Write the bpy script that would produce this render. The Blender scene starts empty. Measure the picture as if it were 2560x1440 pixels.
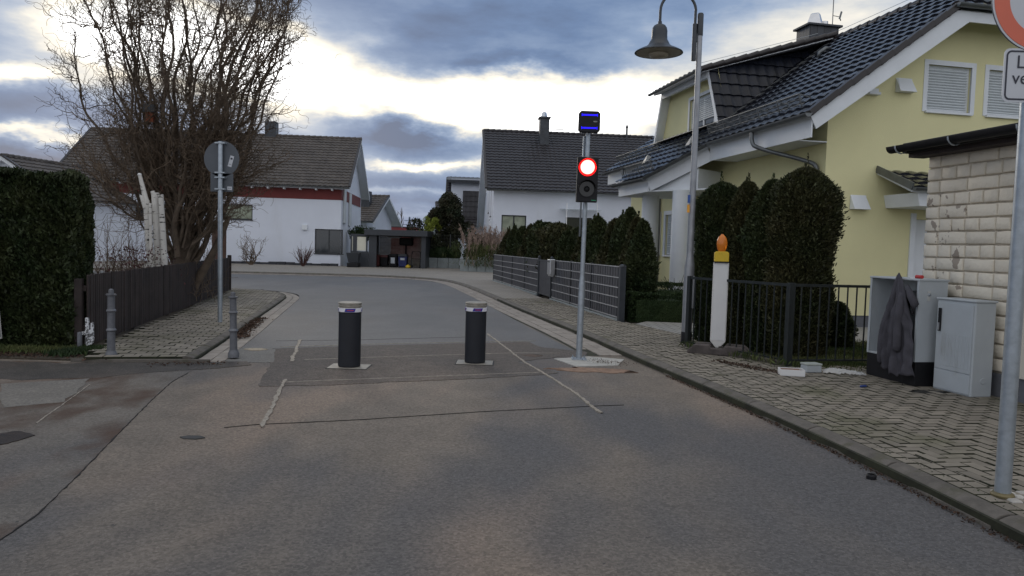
import bpy, bmesh, math, random
import numpy as np
from mathutils import Vector, Matrix
random.seed(7); RNG=np.random.default_rng(7)
scn=bpy.context.scene; COL=scn.collection
R=math.radians
# ------------------------------------------------------------------ camera
FPX=1850.0; PITCH=R(3.16); ROLL=.029; CAMH=1.5
_f=np.array([0,math.cos(PITCH),-math.sin(PITCH)]); _r0=np.array([1.,0,0]); _u0=np.array([0,math.sin(PITCH),math.cos(PITCH)])
_r=_r0*math.cos(ROLL)+_u0*math.sin(ROLL); _u=-_r0*math.sin(ROLL)+_u0*math.cos(ROLL)
cam=bpy.data.objects.new('camera',bpy.data.cameras.new('camera')); COL.objects.link(cam); scn.camera=cam
cam.data.sensor_width=36; cam.data.lens=36*FPX/2560; cam.data.clip_start=.05; cam.data.clip_end=3000
m=Matrix([[_r[0],_u[0],-_f[0],0],[_r[1],_u[1],-_f[1],0],[_r[2],_u[2],-_f[2],CAMH],[0,0,0,1]]); cam.matrix_world=m
def ray(x,y): return _f+_r*(x-1280)/FPX-_u*(y-720)/FPX
def G(x,y,z=0.):                      # survey point on the ground at height z
    d=ray(x,y); t=(z-CAMH)/d[2]; return (float(d[0]*t),float(d[1]*t))
def AT(x,y,Y):
    d=ray(x,y); t=Y/d[1]; return (float(d[0]*t),float(Y),float(CAMH+d[2]*t))
def ZA(x,y,Y): return AT(x,y,Y)[2]
def XA(x,y,Y): return AT(x,y,Y)[0]
# ------------------------------------------------------------------ light
SUN_AZ=math.atan2((470-1280)/FPX,1); SUN_EL=R(16)
w=bpy.data.worlds.new('World'); scn.world=w; w.use_nodes=True
nt=w.node_tree; N=nt.nodes; L=nt.links; N.clear()
def nm(op,a,b=None,c=None,clamp=False):
    n=N.new('ShaderNodeMath'); n.operation=op; n.use_clamp=clamp
    for i,v in enumerate((a,b,c)):
        if v is None: continue
        if isinstance(v,(int,float)): n.inputs[i].default_value=v
        else: L.new(v,n.inputs[i])
    return n.outputs[0]
tc=N.new('ShaderNodeTexCoord'); sep=N.new('ShaderNodeSeparateXYZ'); L.new(tc.outputs['Generated'],sep.inputs[0])
az=nm('ARCTAN2',sep.outputs[0],sep.outputs[1]); el=nm('ARCSINE',sep.outputs[2])
def wnoise(sx,sy,sz,scale,det,rough=.55,off=0):
    mp=N.new('ShaderNodeMapping'); mp.inputs['Scale'].default_value=(sx,sy,sz); mp.inputs['Location'].default_value=(off,off*.7,0)
    L.new(tc.outputs['Generated'],mp.inputs[0]); n=N.new('ShaderNodeTexNoise'); n.inputs['Scale'].default_value=scale
    n.inputs['Detail'].default_value=det; n.inputs['Roughness'].default_value=rough; L.new(mp.outputs[0],n.inputs['Vector']); return n
nw=wnoise(1,1,2.2,4.5,6,.6,3.1); sw=N.new('ShaderNodeSeparateColor'); L.new(nw.outputs['Color'],sw.inputs[0])
azw=nm('MULTIPLY_ADD',nm('SUBTRACT',sw.outputs[0],.5),.26,az); elw=nm('MULTIPLY_ADD',nm('SUBTRACT',sw.outputs[1],.5),.10,el)
n1=wnoise(1,1,3.2,5.0,9,.58,1.7); n2=wnoise(1,1,5.0,14,6,.6,5.2)
B=nm('MULTIPLY_ADD',nm('SUBTRACT',n1.outputs['Fac'],.5),.75,.27); B=nm('MULTIPLY_ADD',nm('SUBTRACT',n2.outputs['Fac'],.5),.16,B)
# open sky behind the viewer is a paler, even overcast
back=nm('SMOOTH_MIN',nm('MAXIMUM',nm('MULTIPLY_ADD',sep.outputs[1],-.9,.25),0),.26,.1); B=nm('ADD',B,back)
B=nm('ADD',B,nm('MULTIPLY',nm('MAXIMUM',nm('SUBTRACT',el,.35),0),.35))
def blob(px,py,sx,sy,wt):
    global B
    d=ray(px,py); d=d/np.linalg.norm(d); a=math.atan2(d[0],d[1]); e=math.asin(d[2]); sx/=FPX; sy/=FPX
    dx=nm('MULTIPLY',nm('SUBTRACT',azw,a),1/sx); dy=nm('MULTIPLY',nm('SUBTRACT',elw,e),1/sy)
    q=nm('ADD',nm('MULTIPLY',dx,dx),nm('MULTIPLY',dy,dy)); g=nm('EXPONENT',nm('MULTIPLY',q,-1.0)); B=nm('MULTIPLY_ADD',g,wt,B)
for b in [(450,110,210,100,1.1),(330,60,90,70,.4),(600,190,150,70,.55),(780,205,150,75,.8),(960,240,170,52,.75),(1180,262,190,48,.75),
          (1420,275,240,75,.95),(1660,270,150,90,.6),(1250,310,130,45,.4),(20,180,110,26,.75),(90,352,190,14,.6),(1060,405,170,13,.6),(1000,478,200,7,.22),
          (1010,545,260,10,.16),(80,60,300,90,.18),(865,75,60,60,.18),(1850,110,300,90,.26),(2150,30,350,70,.22),(2500,60,300,150,.2),
          (1250,60,420,65,-.22),(950,325,120,26,-.4),(1090,345,90,26,-.3),(100,270,240,40,-.25),(60,400,200,18,-.25),(1260,165,160,22,-.3),(1450,175,150,20,-.25),
          (1020,455,200,22,-.16),(1020,510,220,18,-.14),(1270,240,50,9,-.35)]: blob(*b)
cr=N.new('ShaderNodeValToRGB'); L.new(nm('MULTIPLY',B,.8,clamp=True),cr.inputs[0])
E_=cr.color_ramp.elements; stops=[(0,(.10,.145,.25)),(.14,(.14,.215,.37)),(.30,(.245,.33,.485)),(.43,(.42,.485,.59)),(.54,(.69,.69,.67)),(.66,(1,.93,.80)),(.78,(1,1,.96)),(1,(1,1,1))]
E_[0].position=0; E_[0].color=(*stops[0][1],1); E_[1].position=1; E_[1].color=(1,1,1,1)
for p_,c_ in stops[1:-1]:
    e_=E_.new(p_); e_.color=(*c_,1)
boost=nm('ADD',nm('MULTIPLY',nm('MAXIMUM',nm('SUBTRACT',B,.9),0),3.0),1.0)
vm=N.new('ShaderNodeVectorMath'); vm.operation='SCALE'; L.new(cr.outputs[0],vm.inputs[0]); L.new(nm('MULTIPLY',boost,11.0),vm.inputs['Scale'])
sky=N.new('ShaderNodeTexSky'); sky.sky_type='NISHITA'; sky.sun_disc=False; sky.sun_elevation=SUN_EL; sky.sun_rotation=SUN_AZ; sky.dust_density=1.5
mx=N.new('ShaderNodeMix'); mx.data_type='RGBA'; mx.inputs['Factor'].default_value=.965; L.new(sky.outputs[0],mx.inputs[6])
bm_=N.new('ShaderNodeMix'); bm_.data_type='RGBA'; L.new(nm('MULTIPLY_ADD',sep.outputs[1],-2.2,.12,clamp=True),bm_.inputs[0]); L.new(vm.outputs[0],bm_.inputs[6]); bm_.inputs[7].default_value=(7.7,7.95,8.6,1); L.new(bm_.outputs[2],mx.inputs[7])
bg=N.new('ShaderNodeBackground'); bg.inputs['Strength'].default_value=.095; L.new(mx.outputs[2],bg.inputs[0])
ow=N.new('ShaderNodeOutputWorld'); L.new(bg.outputs[0],ow.inputs[0])
sl=bpy.data.lights.new('sun','SUN'); sl.energy=.5; sl.angle=R(14); sl.color=(1,.9,.76)
so=bpy.data.objects.new('sun',sl); COL.objects.link(so)
sd=Vector((math.sin(SUN_AZ)*math.cos(SUN_EL),math.cos(SUN_AZ)*math.cos(SUN_EL),math.sin(SUN_EL)))
so.rotation_euler=sd.to_track_quat('Z','Y').to_euler()
scn.view_settings.view_transform='Standard'; scn.view_settings.look='None'; scn.view_settings.exposure=.1; scn.view_settings.gamma=1
scn.render.engine='CYCLES'
# ------------------------------------------------------------------ materials
def mat(name,base,rough=.6,metal=0,var=.2,scale=4.,bump=0.,bscale=60.,col2=None,island=0.,spec=.5,emit=None,estr=0,trans=0,det=5,extra=None,alpha=1,dist=.01,coords='Object'):
    m=bpy.data.materials.new(name); m.use_nodes=True; t=m.node_tree; n=t.nodes; l=t.links
    b=n['Principled BSDF']; b.inputs['Roughness'].default_value=rough; b.inputs['Metallic'].default_value=metal
    b.inputs['Specular IOR Level'].default_value=spec; b.inputs['Transmission Weight'].default_value=trans; b.inputs['Alpha'].default_value=alpha
    if emit: b.inputs['Emission Color'].default_value=(*emit,1); b.inputs['Emission Strength'].default_value=estr
    tc=n.new('ShaderNodeTexCoord')
    c2=col2 or tuple(min(1,c*(1+var)) for c in base); c1=base if col2 else tuple(c*(1-var) for c in base)
    no=n.new('ShaderNodeTexNoise'); no.inputs['Scale'].default_value=scale; no.inputs['Detail'].default_value=det; no.inputs['Roughness'].default_value=.6
    l.new(tc.outputs[coords],no.inputs['Vector'])
    rm=n.new('ShaderNodeMapRange'); rm.inputs[1].default_value=.34; rm.inputs[2].default_value=.66; l.new(no.outputs['Fac'],rm.inputs[0])
    mi=n.new('ShaderNodeMix'); mi.data_type='RGBA'; mi.inputs[6].default_value=(*c1,1); mi.inputs[7].default_value=(*c2,1); l.new(rm.outputs[0],mi.inputs[0])
    out=mi.outputs[2]
    if island:
        g=n.new('ShaderNodeNewGeometry'); mr=n.new('ShaderNodeMapRange'); mr.inputs[3].default_value=1-island; mr.inputs[4].default_value=1+island; l.new(g.outputs['Random Per Island'],mr.inputs[0])
        sc=n.new('ShaderNodeVectorMath'); sc.operation='SCALE'; l.new(out,sc.inputs[0]); l.new(mr.outputs[0],sc.inputs['Scale']); out=sc.outputs[0]
    if extra: out=extra(n,l,tc,out,b)
    l.new(out,b.inputs['Base Color'])
    if bump:
        nb=n.new('ShaderNodeTexNoise'); nb.inputs['Scale'].default_value=bscale; nb.inputs['Detail'].default_value=4; l.new(tc.outputs[coords],nb.inputs['Vector'])
        bp=n.new('ShaderNodeBump'); bp.inputs['Strength'].default_value=bump; bp.inputs['Distance'].default_value=dist; l.new(nb.outputs['Fac'],bp.inputs['Height']); l.new(bp.outputs[0],b.inputs['Normal'])
    return m
def mixnode(n,l,fac,a,bcol):
    mi=n.new('ShaderNodeMix'); mi.data_type='RGBA'
    for s,v in ((0,fac),(6,a),(7,bcol)):
        if isinstance(v,(int,float)): mi.inputs[s].default_value=v
        elif isinstance(v,tuple): mi.inputs[s].default_value=(*v,1)
        else: l.new(v,mi.inputs[s])
    return mi.outputs[2]
def noisefac(n,l,tc,scale,lo,hi,det=4,sc=(1,1,1),loc=(0,0,0),rough=.55):
    mp=n.new('ShaderNodeMapping'); mp.inputs['Scale'].default_value=sc; mp.inputs['Location'].default_value=loc; l.new(tc.outputs['Object'],mp.inputs[0])
    no=n.new('ShaderNodeTexNoise'); no.inputs['Scale'].default_value=scale; no.inputs['Detail'].default_value=det; no.inputs['Roughness'].default_value=rough; l.new(mp.outputs[0],no.inputs['Vector'])
    r=n.new('ShaderNodeMapRange'); r.interpolation_type='SMOOTHSTEP'; r.inputs[1].default_value=lo; r.inputs[2].default_value=hi; l.new(no.outputs['Fac'],r.inputs[0]); return r.outputs[0]
def asphalt_extra(pink=(.245,.186,.142),dark=(.082,.082,.087),pw=.75,dw=.9,speck=.25,lo=(.47,.62),seed=0.):
    def f(n,l,tc,out,b):
        p=noisefac(n,l,tc,.55,lo[0],lo[1],3,(1,.35,1),(seed,2,0)); mp=n.new('ShaderNodeMath'); mp.operation='MULTIPLY'; mp.inputs[1].default_value=pw; l.new(p,mp.inputs[0])
        out=mixnode(n,l,mp.outputs[0],out,pink)
        d=noisefac(n,l,tc,.42,.47,.62,3,(1,.4,1),(5+seed,9,0)); md=n.new('ShaderNodeMath'); md.operation='MULTIPLY'; md.inputs[1].default_value=dw; l.new(d,md.inputs[0])
        out=mixnode(n,l,md.outputs[0],out,dark)
        vo=n.new('ShaderNodeTexVoronoi'); vo.inputs['Scale'].default_value=62; l.new(tc.outputs['Object'],vo.inputs['Vector'])
        sx=n.new('ShaderNodeSeparateColor'); l.new(vo.outputs['Color'],sx.inputs[0])
        r=n.new('ShaderNodeMapRange'); r.inputs[3].default_value=1-speck; r.inputs[4].default_value=1+speck; l.new(sx.outputs[0],r.inputs[0])
        s0=n.new('ShaderNodeVectorMath'); s0.operation='SCALE'; l.new(out,s0.inputs[0]); l.new(r.outputs[0],s0.inputs['Scale'])
        gr=noisefac(n,l,tc,48,.36,.64,5,(1,1,1),(seed,4,0),.75); rg_=n.new('ShaderNodeMapRange'); rg_.inputs[3].default_value=.84; rg_.inputs[4].default_value=1.16; l.new(gr,rg_.inputs[0])
        s=n.new('ShaderNodeVectorMath'); s.operation='SCALE'; l.new(s0.outputs[0],s.inputs[0]); l.new(rg_.outputs[0],s.inputs['Scale'])
        w_=noisefac(n,l,tc,90,.64,.74,2); out=mixnode(n,l,w_,s.outputs[0],(.27,.24,.21))
        st=noisefac(n,l,tc,14,.70,.76,3); return mixnode(n,l,st,out,(.045,.043,.042))
    return f
def stain_extra(col,scale,lo,hi,sc=(1,1,1),loc=(0,0,0),amt=.9,det=6):
    def f(n,l,tc,out,b):
        p=noisefac(n,l,tc,scale,lo,hi,det,sc,loc); mp=n.new('ShaderNodeMath'); mp.operation='MULTIPLY'; mp.inputs[1].default_value=amt; l.new(p,mp.inputs[0]); return mixnode(n,l,mp.outputs[0],out,col)
    return f
def brick_extra(c1,c2,mortar,sx,rowh,ms=.02,rot=0.):
    def f(n,l,tc,out,b):
        mp=n.new('ShaderNodeMapping'); mp.inputs['Rotation'].default_value=(0,0,rot); l.new(tc.outputs['Object'],mp.inputs[0])
        br=n.new('ShaderNodeTexBrick'); br.inputs['Scale'].default_value=1; br.inputs['Brick Width'].default_value=sx; br.inputs['Row Height'].default_value=rowh; br.inputs['Mortar Size'].default_value=ms
        br.inputs['Color1'].default_value=(*c1,1); br.inputs['Color2'].default_value=(*c2,1); br.inputs['Mortar'].default_value=(*mortar,1); l.new(mp.outputs[0],br.inputs['Vector'])
        m_=n.new('ShaderNodeMix'); m_.data_type='RGBA'; m_.blend_type='MULTIPLY'; m_.inputs[0].default_value=1; l.new(br.outputs['Color'],m_.inputs[6])
        s=n.new('ShaderNodeVectorMath'); s.operation='SCALE'; s.inputs['Scale'].default_value=1.0; l.new(out,s.inputs[0]); l.new(s.outputs[0],m_.inputs[7]); return m_.outputs[2]
    return f
M={}
M['asphalt']=mat('asphalt',(.168,.141,.114),.82,var=.12,scale=2.5,bump=.5,bscale=130,extra=asphalt_extra(),dist=.008)
M['asphalt_far']=mat('asphalt_smooth',(.128,.128,.130),.75,var=.08,scale=1.2,bump=.25,bscale=120,extra=asphalt_extra((.125,.117,.112),(.09,.094,.10),.5,.5,.16,seed=3.),dist=.006)
M['asphalt_patch']=mat('asphalt_patch',(.125,.105,.090),.9,var=.16,scale=5,bump=.8,bscale=90,extra=asphalt_extra((.15,.115,.092),(.088,.080,.076),.6,.6,.3,seed=7.),dist=.012)
M['asphalt_side']=mat('asphalt_side',(.150,.132,.112),.85,var=.15,scale=2,bump=.5,bscale=110,extra=lambda n,l,tc,o,b: stain_extra((.070,.038,.022),1.3,.46,.64,(1,.6,1),(2,1,0),.9)(n,l,tc,asphalt_extra((.21,.14,.10),(.085,.083,.085),.7,.7,.2,seed=11.)(n,l,tc,o,b),b),dist=.008)
M['seam']=mat('tar_seam',(.30,.265,.22),.8,var=.25,scale=20,bump=.5,bscale=80)
M['darkseam']=mat('dark_crack',(.018,.016,.015),.9,var=.3,scale=20)
M['dirt']=mat('wet_dirt',(.028,.018,.012),.6,var=.4,scale=20,bump=.6)
M['sand']=mat('sand',(.26,.17,.12),.95,var=.25,scale=12,bump=.6,bscale=120)
M['paver']=mat('concrete_paver',(.215,.19,.155),.85,var=.12,scale=6,bump=.5,bscale=120,island=.17,extra=stain_extra((.10,.10,.05),.9,.53,.72,loc=(3,0,0),amt=.7),dist=.004)
M['paver_left']=mat('mossy_paver',(.215,.192,.16),.85,var=.12,scale=6,bump=.5,bscale=120,island=.12,extra=stain_extra((.09,.085,.045),.7,.46,.66,loc=(8,2,0),amt=.6),dist=.004)
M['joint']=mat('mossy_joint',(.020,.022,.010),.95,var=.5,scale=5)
M['gutter']=mat('gutter_paver',(.28,.25,.22),.85,var=.12,scale=5,bump=.4,island=.12,dist=.004)
M['kerb']=mat('kerb_concrete',(.115,.103,.09),.85,var=.25,scale=7,bump=.7,bscale=70,extra=stain_extra((.08,.075,.05),5,.52,.66,amt=.8),dist=.006)
M['farpave']=mat('far_paving',(.92,.92,.92),.85,var=.06,scale=.7,extra=brick_extra((.285,.265,.235),(.25,.23,.205),(.17,.155,.135),.24,.16,.012,.1))
M['ground']=mat('earth_and_grass',(.055,.065,.03),.95,var=.35,scale=.6,bump=.6,bscale=30,dist=.03)
M['soil']=mat('soil',(.05,.04,.028),.95,var=.4,scale=9,bump=.8,bscale=40,dist=.02)
M['gravel']=mat('pale_gravel',(.27,.26,.24),.9,var=.3,scale=40,bump=.8,bscale=60,dist=.02)
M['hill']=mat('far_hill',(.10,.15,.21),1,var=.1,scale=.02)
M['field']=mat('far_field',(.06,.085,.035),1,var=.2,scale=.03)
M['galv']=mat('galvanised_steel',(.36,.40,.44),.42,.55,var=.12,scale=18,bump=.1)
M['lampgrey']=mat('grey_pole_metal',(.30,.31,.33),.4,.5,var=.12,scale=7,extra=stain_extra((.15,.15,.15),3,.55,.7,(4,4,.5),amt=.6))
M['anthracite']=mat('anthracite_paint',(.035,.040,.048),.42,var=.12,scale=6)
M['darkgreen_metal']=mat('dark_green_fence_paint',(.018,.022,.022),.45,var=.2,scale=12)
M['black']=mat('black_plastic',(.010,.010,.012),.6,spec=.3,var=.2,scale=10)
M['bollardgrey']=mat('bollard_grey_paint',(.13,.135,.15),.5,.2,var=.2,scale=14,bump=.2,extra=stain_extra((.07,.05,.035),9,.62,.72,amt=.7))
M['bodyblack']=mat('dark_bollard_coating',(.010,.012,.018),.6,var=.15,scale=8,bump=.15,bscale=300)
M['castalu']=mat('cast_aluminium_lid',(.30,.28,.24),.55,.3,var=.18,scale=16,bump=.6,bscale=50)
M['white']=mat('white_paint',(.74,.74,.74),.55,var=.04,scale=3)
M['trimwhite']=mat('white_timber_trim',(.70,.73,.76),.55,var=.05,scale=2)
M['housewhite_skytint']=mat('sky_tinted_white_render',(.69,.725,.80),.9,var=.03,scale=.8,bump=.35,bscale=45,extra=stain_extra((.54,.55,.57),.7,.56,.8,(1,1,.25),amt=.45))  # white render with the blue of skylit shade put into the colour
M['yellow']=mat('yellow_render',(.74,.695,.40),.92,var=.03,scale=1.1,bump=.55,bscale=70,dist=.008,extra=stain_extra((.66,.61,.31),.8,.54,.75,(1,1,.4),amt=.3))
M['redband']=mat('dark_red_paint',(.145,.022,.02),.7,var=.1,scale=2)
M['plinth']=mat('grey_plinth',(.12,.125,.14),.85,var=.15,scale=5)
M['garagewhite']=mat('peeling_cream_paint',(.72,.66,.55),.75,var=.05,scale=3,bump=.7,bscale=22,dist=.012,island=.05)
M['garageworn']=mat('worn_cream_paint',(.72,.66,.55),.8,var=.05,scale=3,bump=.7,bscale=22,dist=.012,island=.05,extra=stain_extra((.33,.28,.23),7,.57,.585,(1,1,.8),amt=1,det=8))
M['mortar']=mat('painted_mortar',(.48,.43,.36),.9,var=.15,scale=12,bump=.5)
M['tile_dark']=mat('glazed_anthracite_tile',(.007,.008,.013),.2,var=.25,scale=3,island=.2,spec=.6)
M['tile_cheek']=mat('dim_reflection_tile',(.006,.008,.015),.42,var=.3,scale=3,island=.3,spec=.35)  # copy of the roof tile; weaker sky reflection put into its colour and gloss
M['tile_dark2']=mat('dark_brown_tile',(.036,.034,.038),.5,var=.2,scale=2,spec=.4)
M['tile_brown']=mat('weathered_brown_tile',(.085,.074,.066),.6,var=.25,scale=1.5,spec=.35)
M['verge']=mat('verge_tile',(.018,.014,.014),.4,var=.2,scale=4)
M['zinc']=mat('zinc_gutter',(.15,.16,.165),.42,.6,var=.15,scale=6)
M['slate']=mat('slate_cladding',(.045,.05,.058),.6,var=.25,scale=6)
M['steel']=mat('stainless_steel',(.7,.7,.7),.28,.9,var=.05)
M['glass']=mat('window_glass',(.02,.025,.03),.08,var=.2,scale=.8,spec=.8)
M['winframe']=mat('dark_window_frame',(.03,.033,.038),.45,var=.1)
M['curtain']=mat('pale_curtain',(.30,.33,.25),.7,var=.25,scale=2.5)
M['shutter']=mat('roller_shutter',(.56,.60,.62),.5,var=.04,scale=2)
M['cabinet']=mat('grey_cabinet_plastic',(.44,.475,.50),.6,var=.05,scale=3,bump=.1,extra=stain_extra((.33,.34,.33),4,.58,.75,(1,1,.4),amt=.5))
M['cloth']=mat('grey_jacket_cloth',(.062,.060,.072),.95,var=.15,scale=10,bump=.35,bscale=200)
M['wood']=mat('dark_stained_wood',(.030,.021,.019),.8,var=.35,scale=3,bump=.4,bscale=50,island=.25)
M['postwood']=mat('brown_panel_wood',(.10,.055,.04),.8,var=.2,scale=6,island=.2)
M['slatwood']=mat('weathered_larch_slats',(.36,.31,.28),.8,var=.2,scale=6,island=.2)
M['bark']=mat('willow_bark',(.11,.083,.060),.9,var=.3,scale=6,bump=.6,bscale=40)
M['twig']=mat('willow_twig',(.125,.088,.058),.8,var=.3,scale=3)
M['birch']=mat('birch_bark',(.62,.60,.56),.8,var=.08,scale=5,bump=.3,extra=stain_extra((.03,.028,.025),9,.61,.64,(.6,.6,2.8),amt=1))
M['redtwig']=mat('reddish_twig',(.075,.035,.032),.8,var=.3,scale=4)
def leafmat(name,a,b,isl=.45): return mat(name,a,.6,col2=b,scale=1.7,island=isl,spec=.25)
M['thuja']=leafmat('thuja_foliage',(.022,.038,.014),(.048,.056,.021))
M['thujabrown']=leafmat('thuja_foliage_brownish',(.030,.040,.015),(.062,.056,.024))
M['hedgeleaf']=leafmat('clipped_hedge_foliage',(.018,.032,.012),(.042,.050,.018))
M['boxleaf']=leafmat('box_hedge_foliage',(.018,.036,.012),(.035,.055,.018))
M['magnolia']=leafmat('broad_dark_leaves',(.018,.030,.014),(.055,.048,.028))
M['lime']=leafmat('lime_green_foliage',(.16,.21,.03),(.25,.28,.05),.3)
M['pampas']=mat('pampas_plume',(.30,.22,.18),.9,var=.2,scale=3,island=.3)
M['grass']=mat('grass_blades',(.04,.07,.018),.7,col2=(.10,.10,.04),scale=2,island=.4,spec=.2)
M['deadleaf']=mat('dead_leaves',(.055,.030,.018),.9,var=.5,scale=9,island=.5)
M['redlamp']=mat('red_signal_glow',(.6,.02,.02),.4,emit=(1,.0,.0),estr=2.0)
M['hotlamp']=mat('hot_signal_lens',(1,.5,.4),.4,emit=(1,.40,.33),estr=2.6)
M['bluelamp']=mat('blue_led',(.0,.0,.3),.4,emit=(.01,.0,1),estr=1.6)
M['greenmark']=mat('green_mark',(.02,.35,.16),.5)
M['lens']=mat('dark_lens',(.012,.012,.012),.15)
M['amber']=mat('amber_plastic',(.80,.24,.02),.25,var=.1,scale=6,spec=.6,trans=.25)
M['yellowplastic']=mat('yellow_plastic',(.62,.42,.02),.5,var=.06)
M['rubber']=mat('recycled_rubber',(.085,.072,.068),.9,var=.25,scale=9,bump=.5,bscale=50)
M['board']=mat('dirty_white_board',(.62,.61,.59),.45,var=.05,scale=5,extra=stain_extra((.40,.38,.34),7,.6,.75,(1,1,.5),amt=.6))
M['signback']=mat('sign_back_grey',(.085,.095,.11),.5,.2,var=.08)
M['signwhite']=mat('sign_white',(.52,.54,.58),.4,var=.03)
M['signred']=mat('sign_red',(.62,.13,.07),.4,var=.04)
M['signblack']=mat('sign_black',(.012,.014,.03),.4)
M['bandwhite']=mat('reflective_white_band',(.75,.75,.80),.4,var=.03)
M['bandblue']=mat('blue_print',(.02,.02,.30),.4)
M['bandred']=mat('red_print',(.45,.06,.08),.4)
M['concrete']=mat('concrete_block',(.26,.29,.29),.85,var=.12,scale=3,bump=.3)
M['freshconcrete']=mat('fresh_concrete',(.42,.41,.38),.85,var=.12,scale=9,bump=.4)
M['redbin']=mat('dark_red_bin',(.085,.02,.02),.5); M['bluebin']=mat('blue_bin',(.02,.03,.13),.5); M['browncont']=mat('red_container_paint',(.20,.03,.035),.6,var=.15)
M['plasticbag']=mat('clear_plastic_film',(.75,.75,.75),.25,var=.05,alpha=.5,spec=.7)
M['bluetool']=mat('blue_plastic',(.02,.05,.22),.4); M['cardboard']=mat('cardboard',(.22,.12,.08),.85); M['paper']=mat('paper',(.7,.7,.68),.8,var=.03)
M['speckle']=mat('mottled_white_paint',(.65,.66,.68),.7,var=.05,extra=stain_extra((.06,.06,.06),38,.48,.52,amt=.9,det=3))
M['bluesticker']=mat('blue_sticker',(.03,.09,.32),.5); M['orangesticker']=mat('orange_sticker',(.75,.34,.03),.5); M['redplastic']=mat('red_plastic',(.5,.03,.03),.4)
M['cobble']=mat('pale_cobble',(.42,.40,.37),.8,var=.15,scale=9,island=.2,bump=.4)
M['milk']=mat('frosted_glass_panel',(.70,.68,.56),.5,var=.03)
M['rock']=mat('dark_stone',(.04,.042,.05),.85,var=.3,scale=4,bump=.5)
M['glasscanopy']=mat('canopy_glass',(.55,.65,.65),.1,alpha=.35,spec=.8)
M['brownwood']=mat('red_brown_wood',(.10,.03,.02),.5,var=.2,scale=8)
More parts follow.
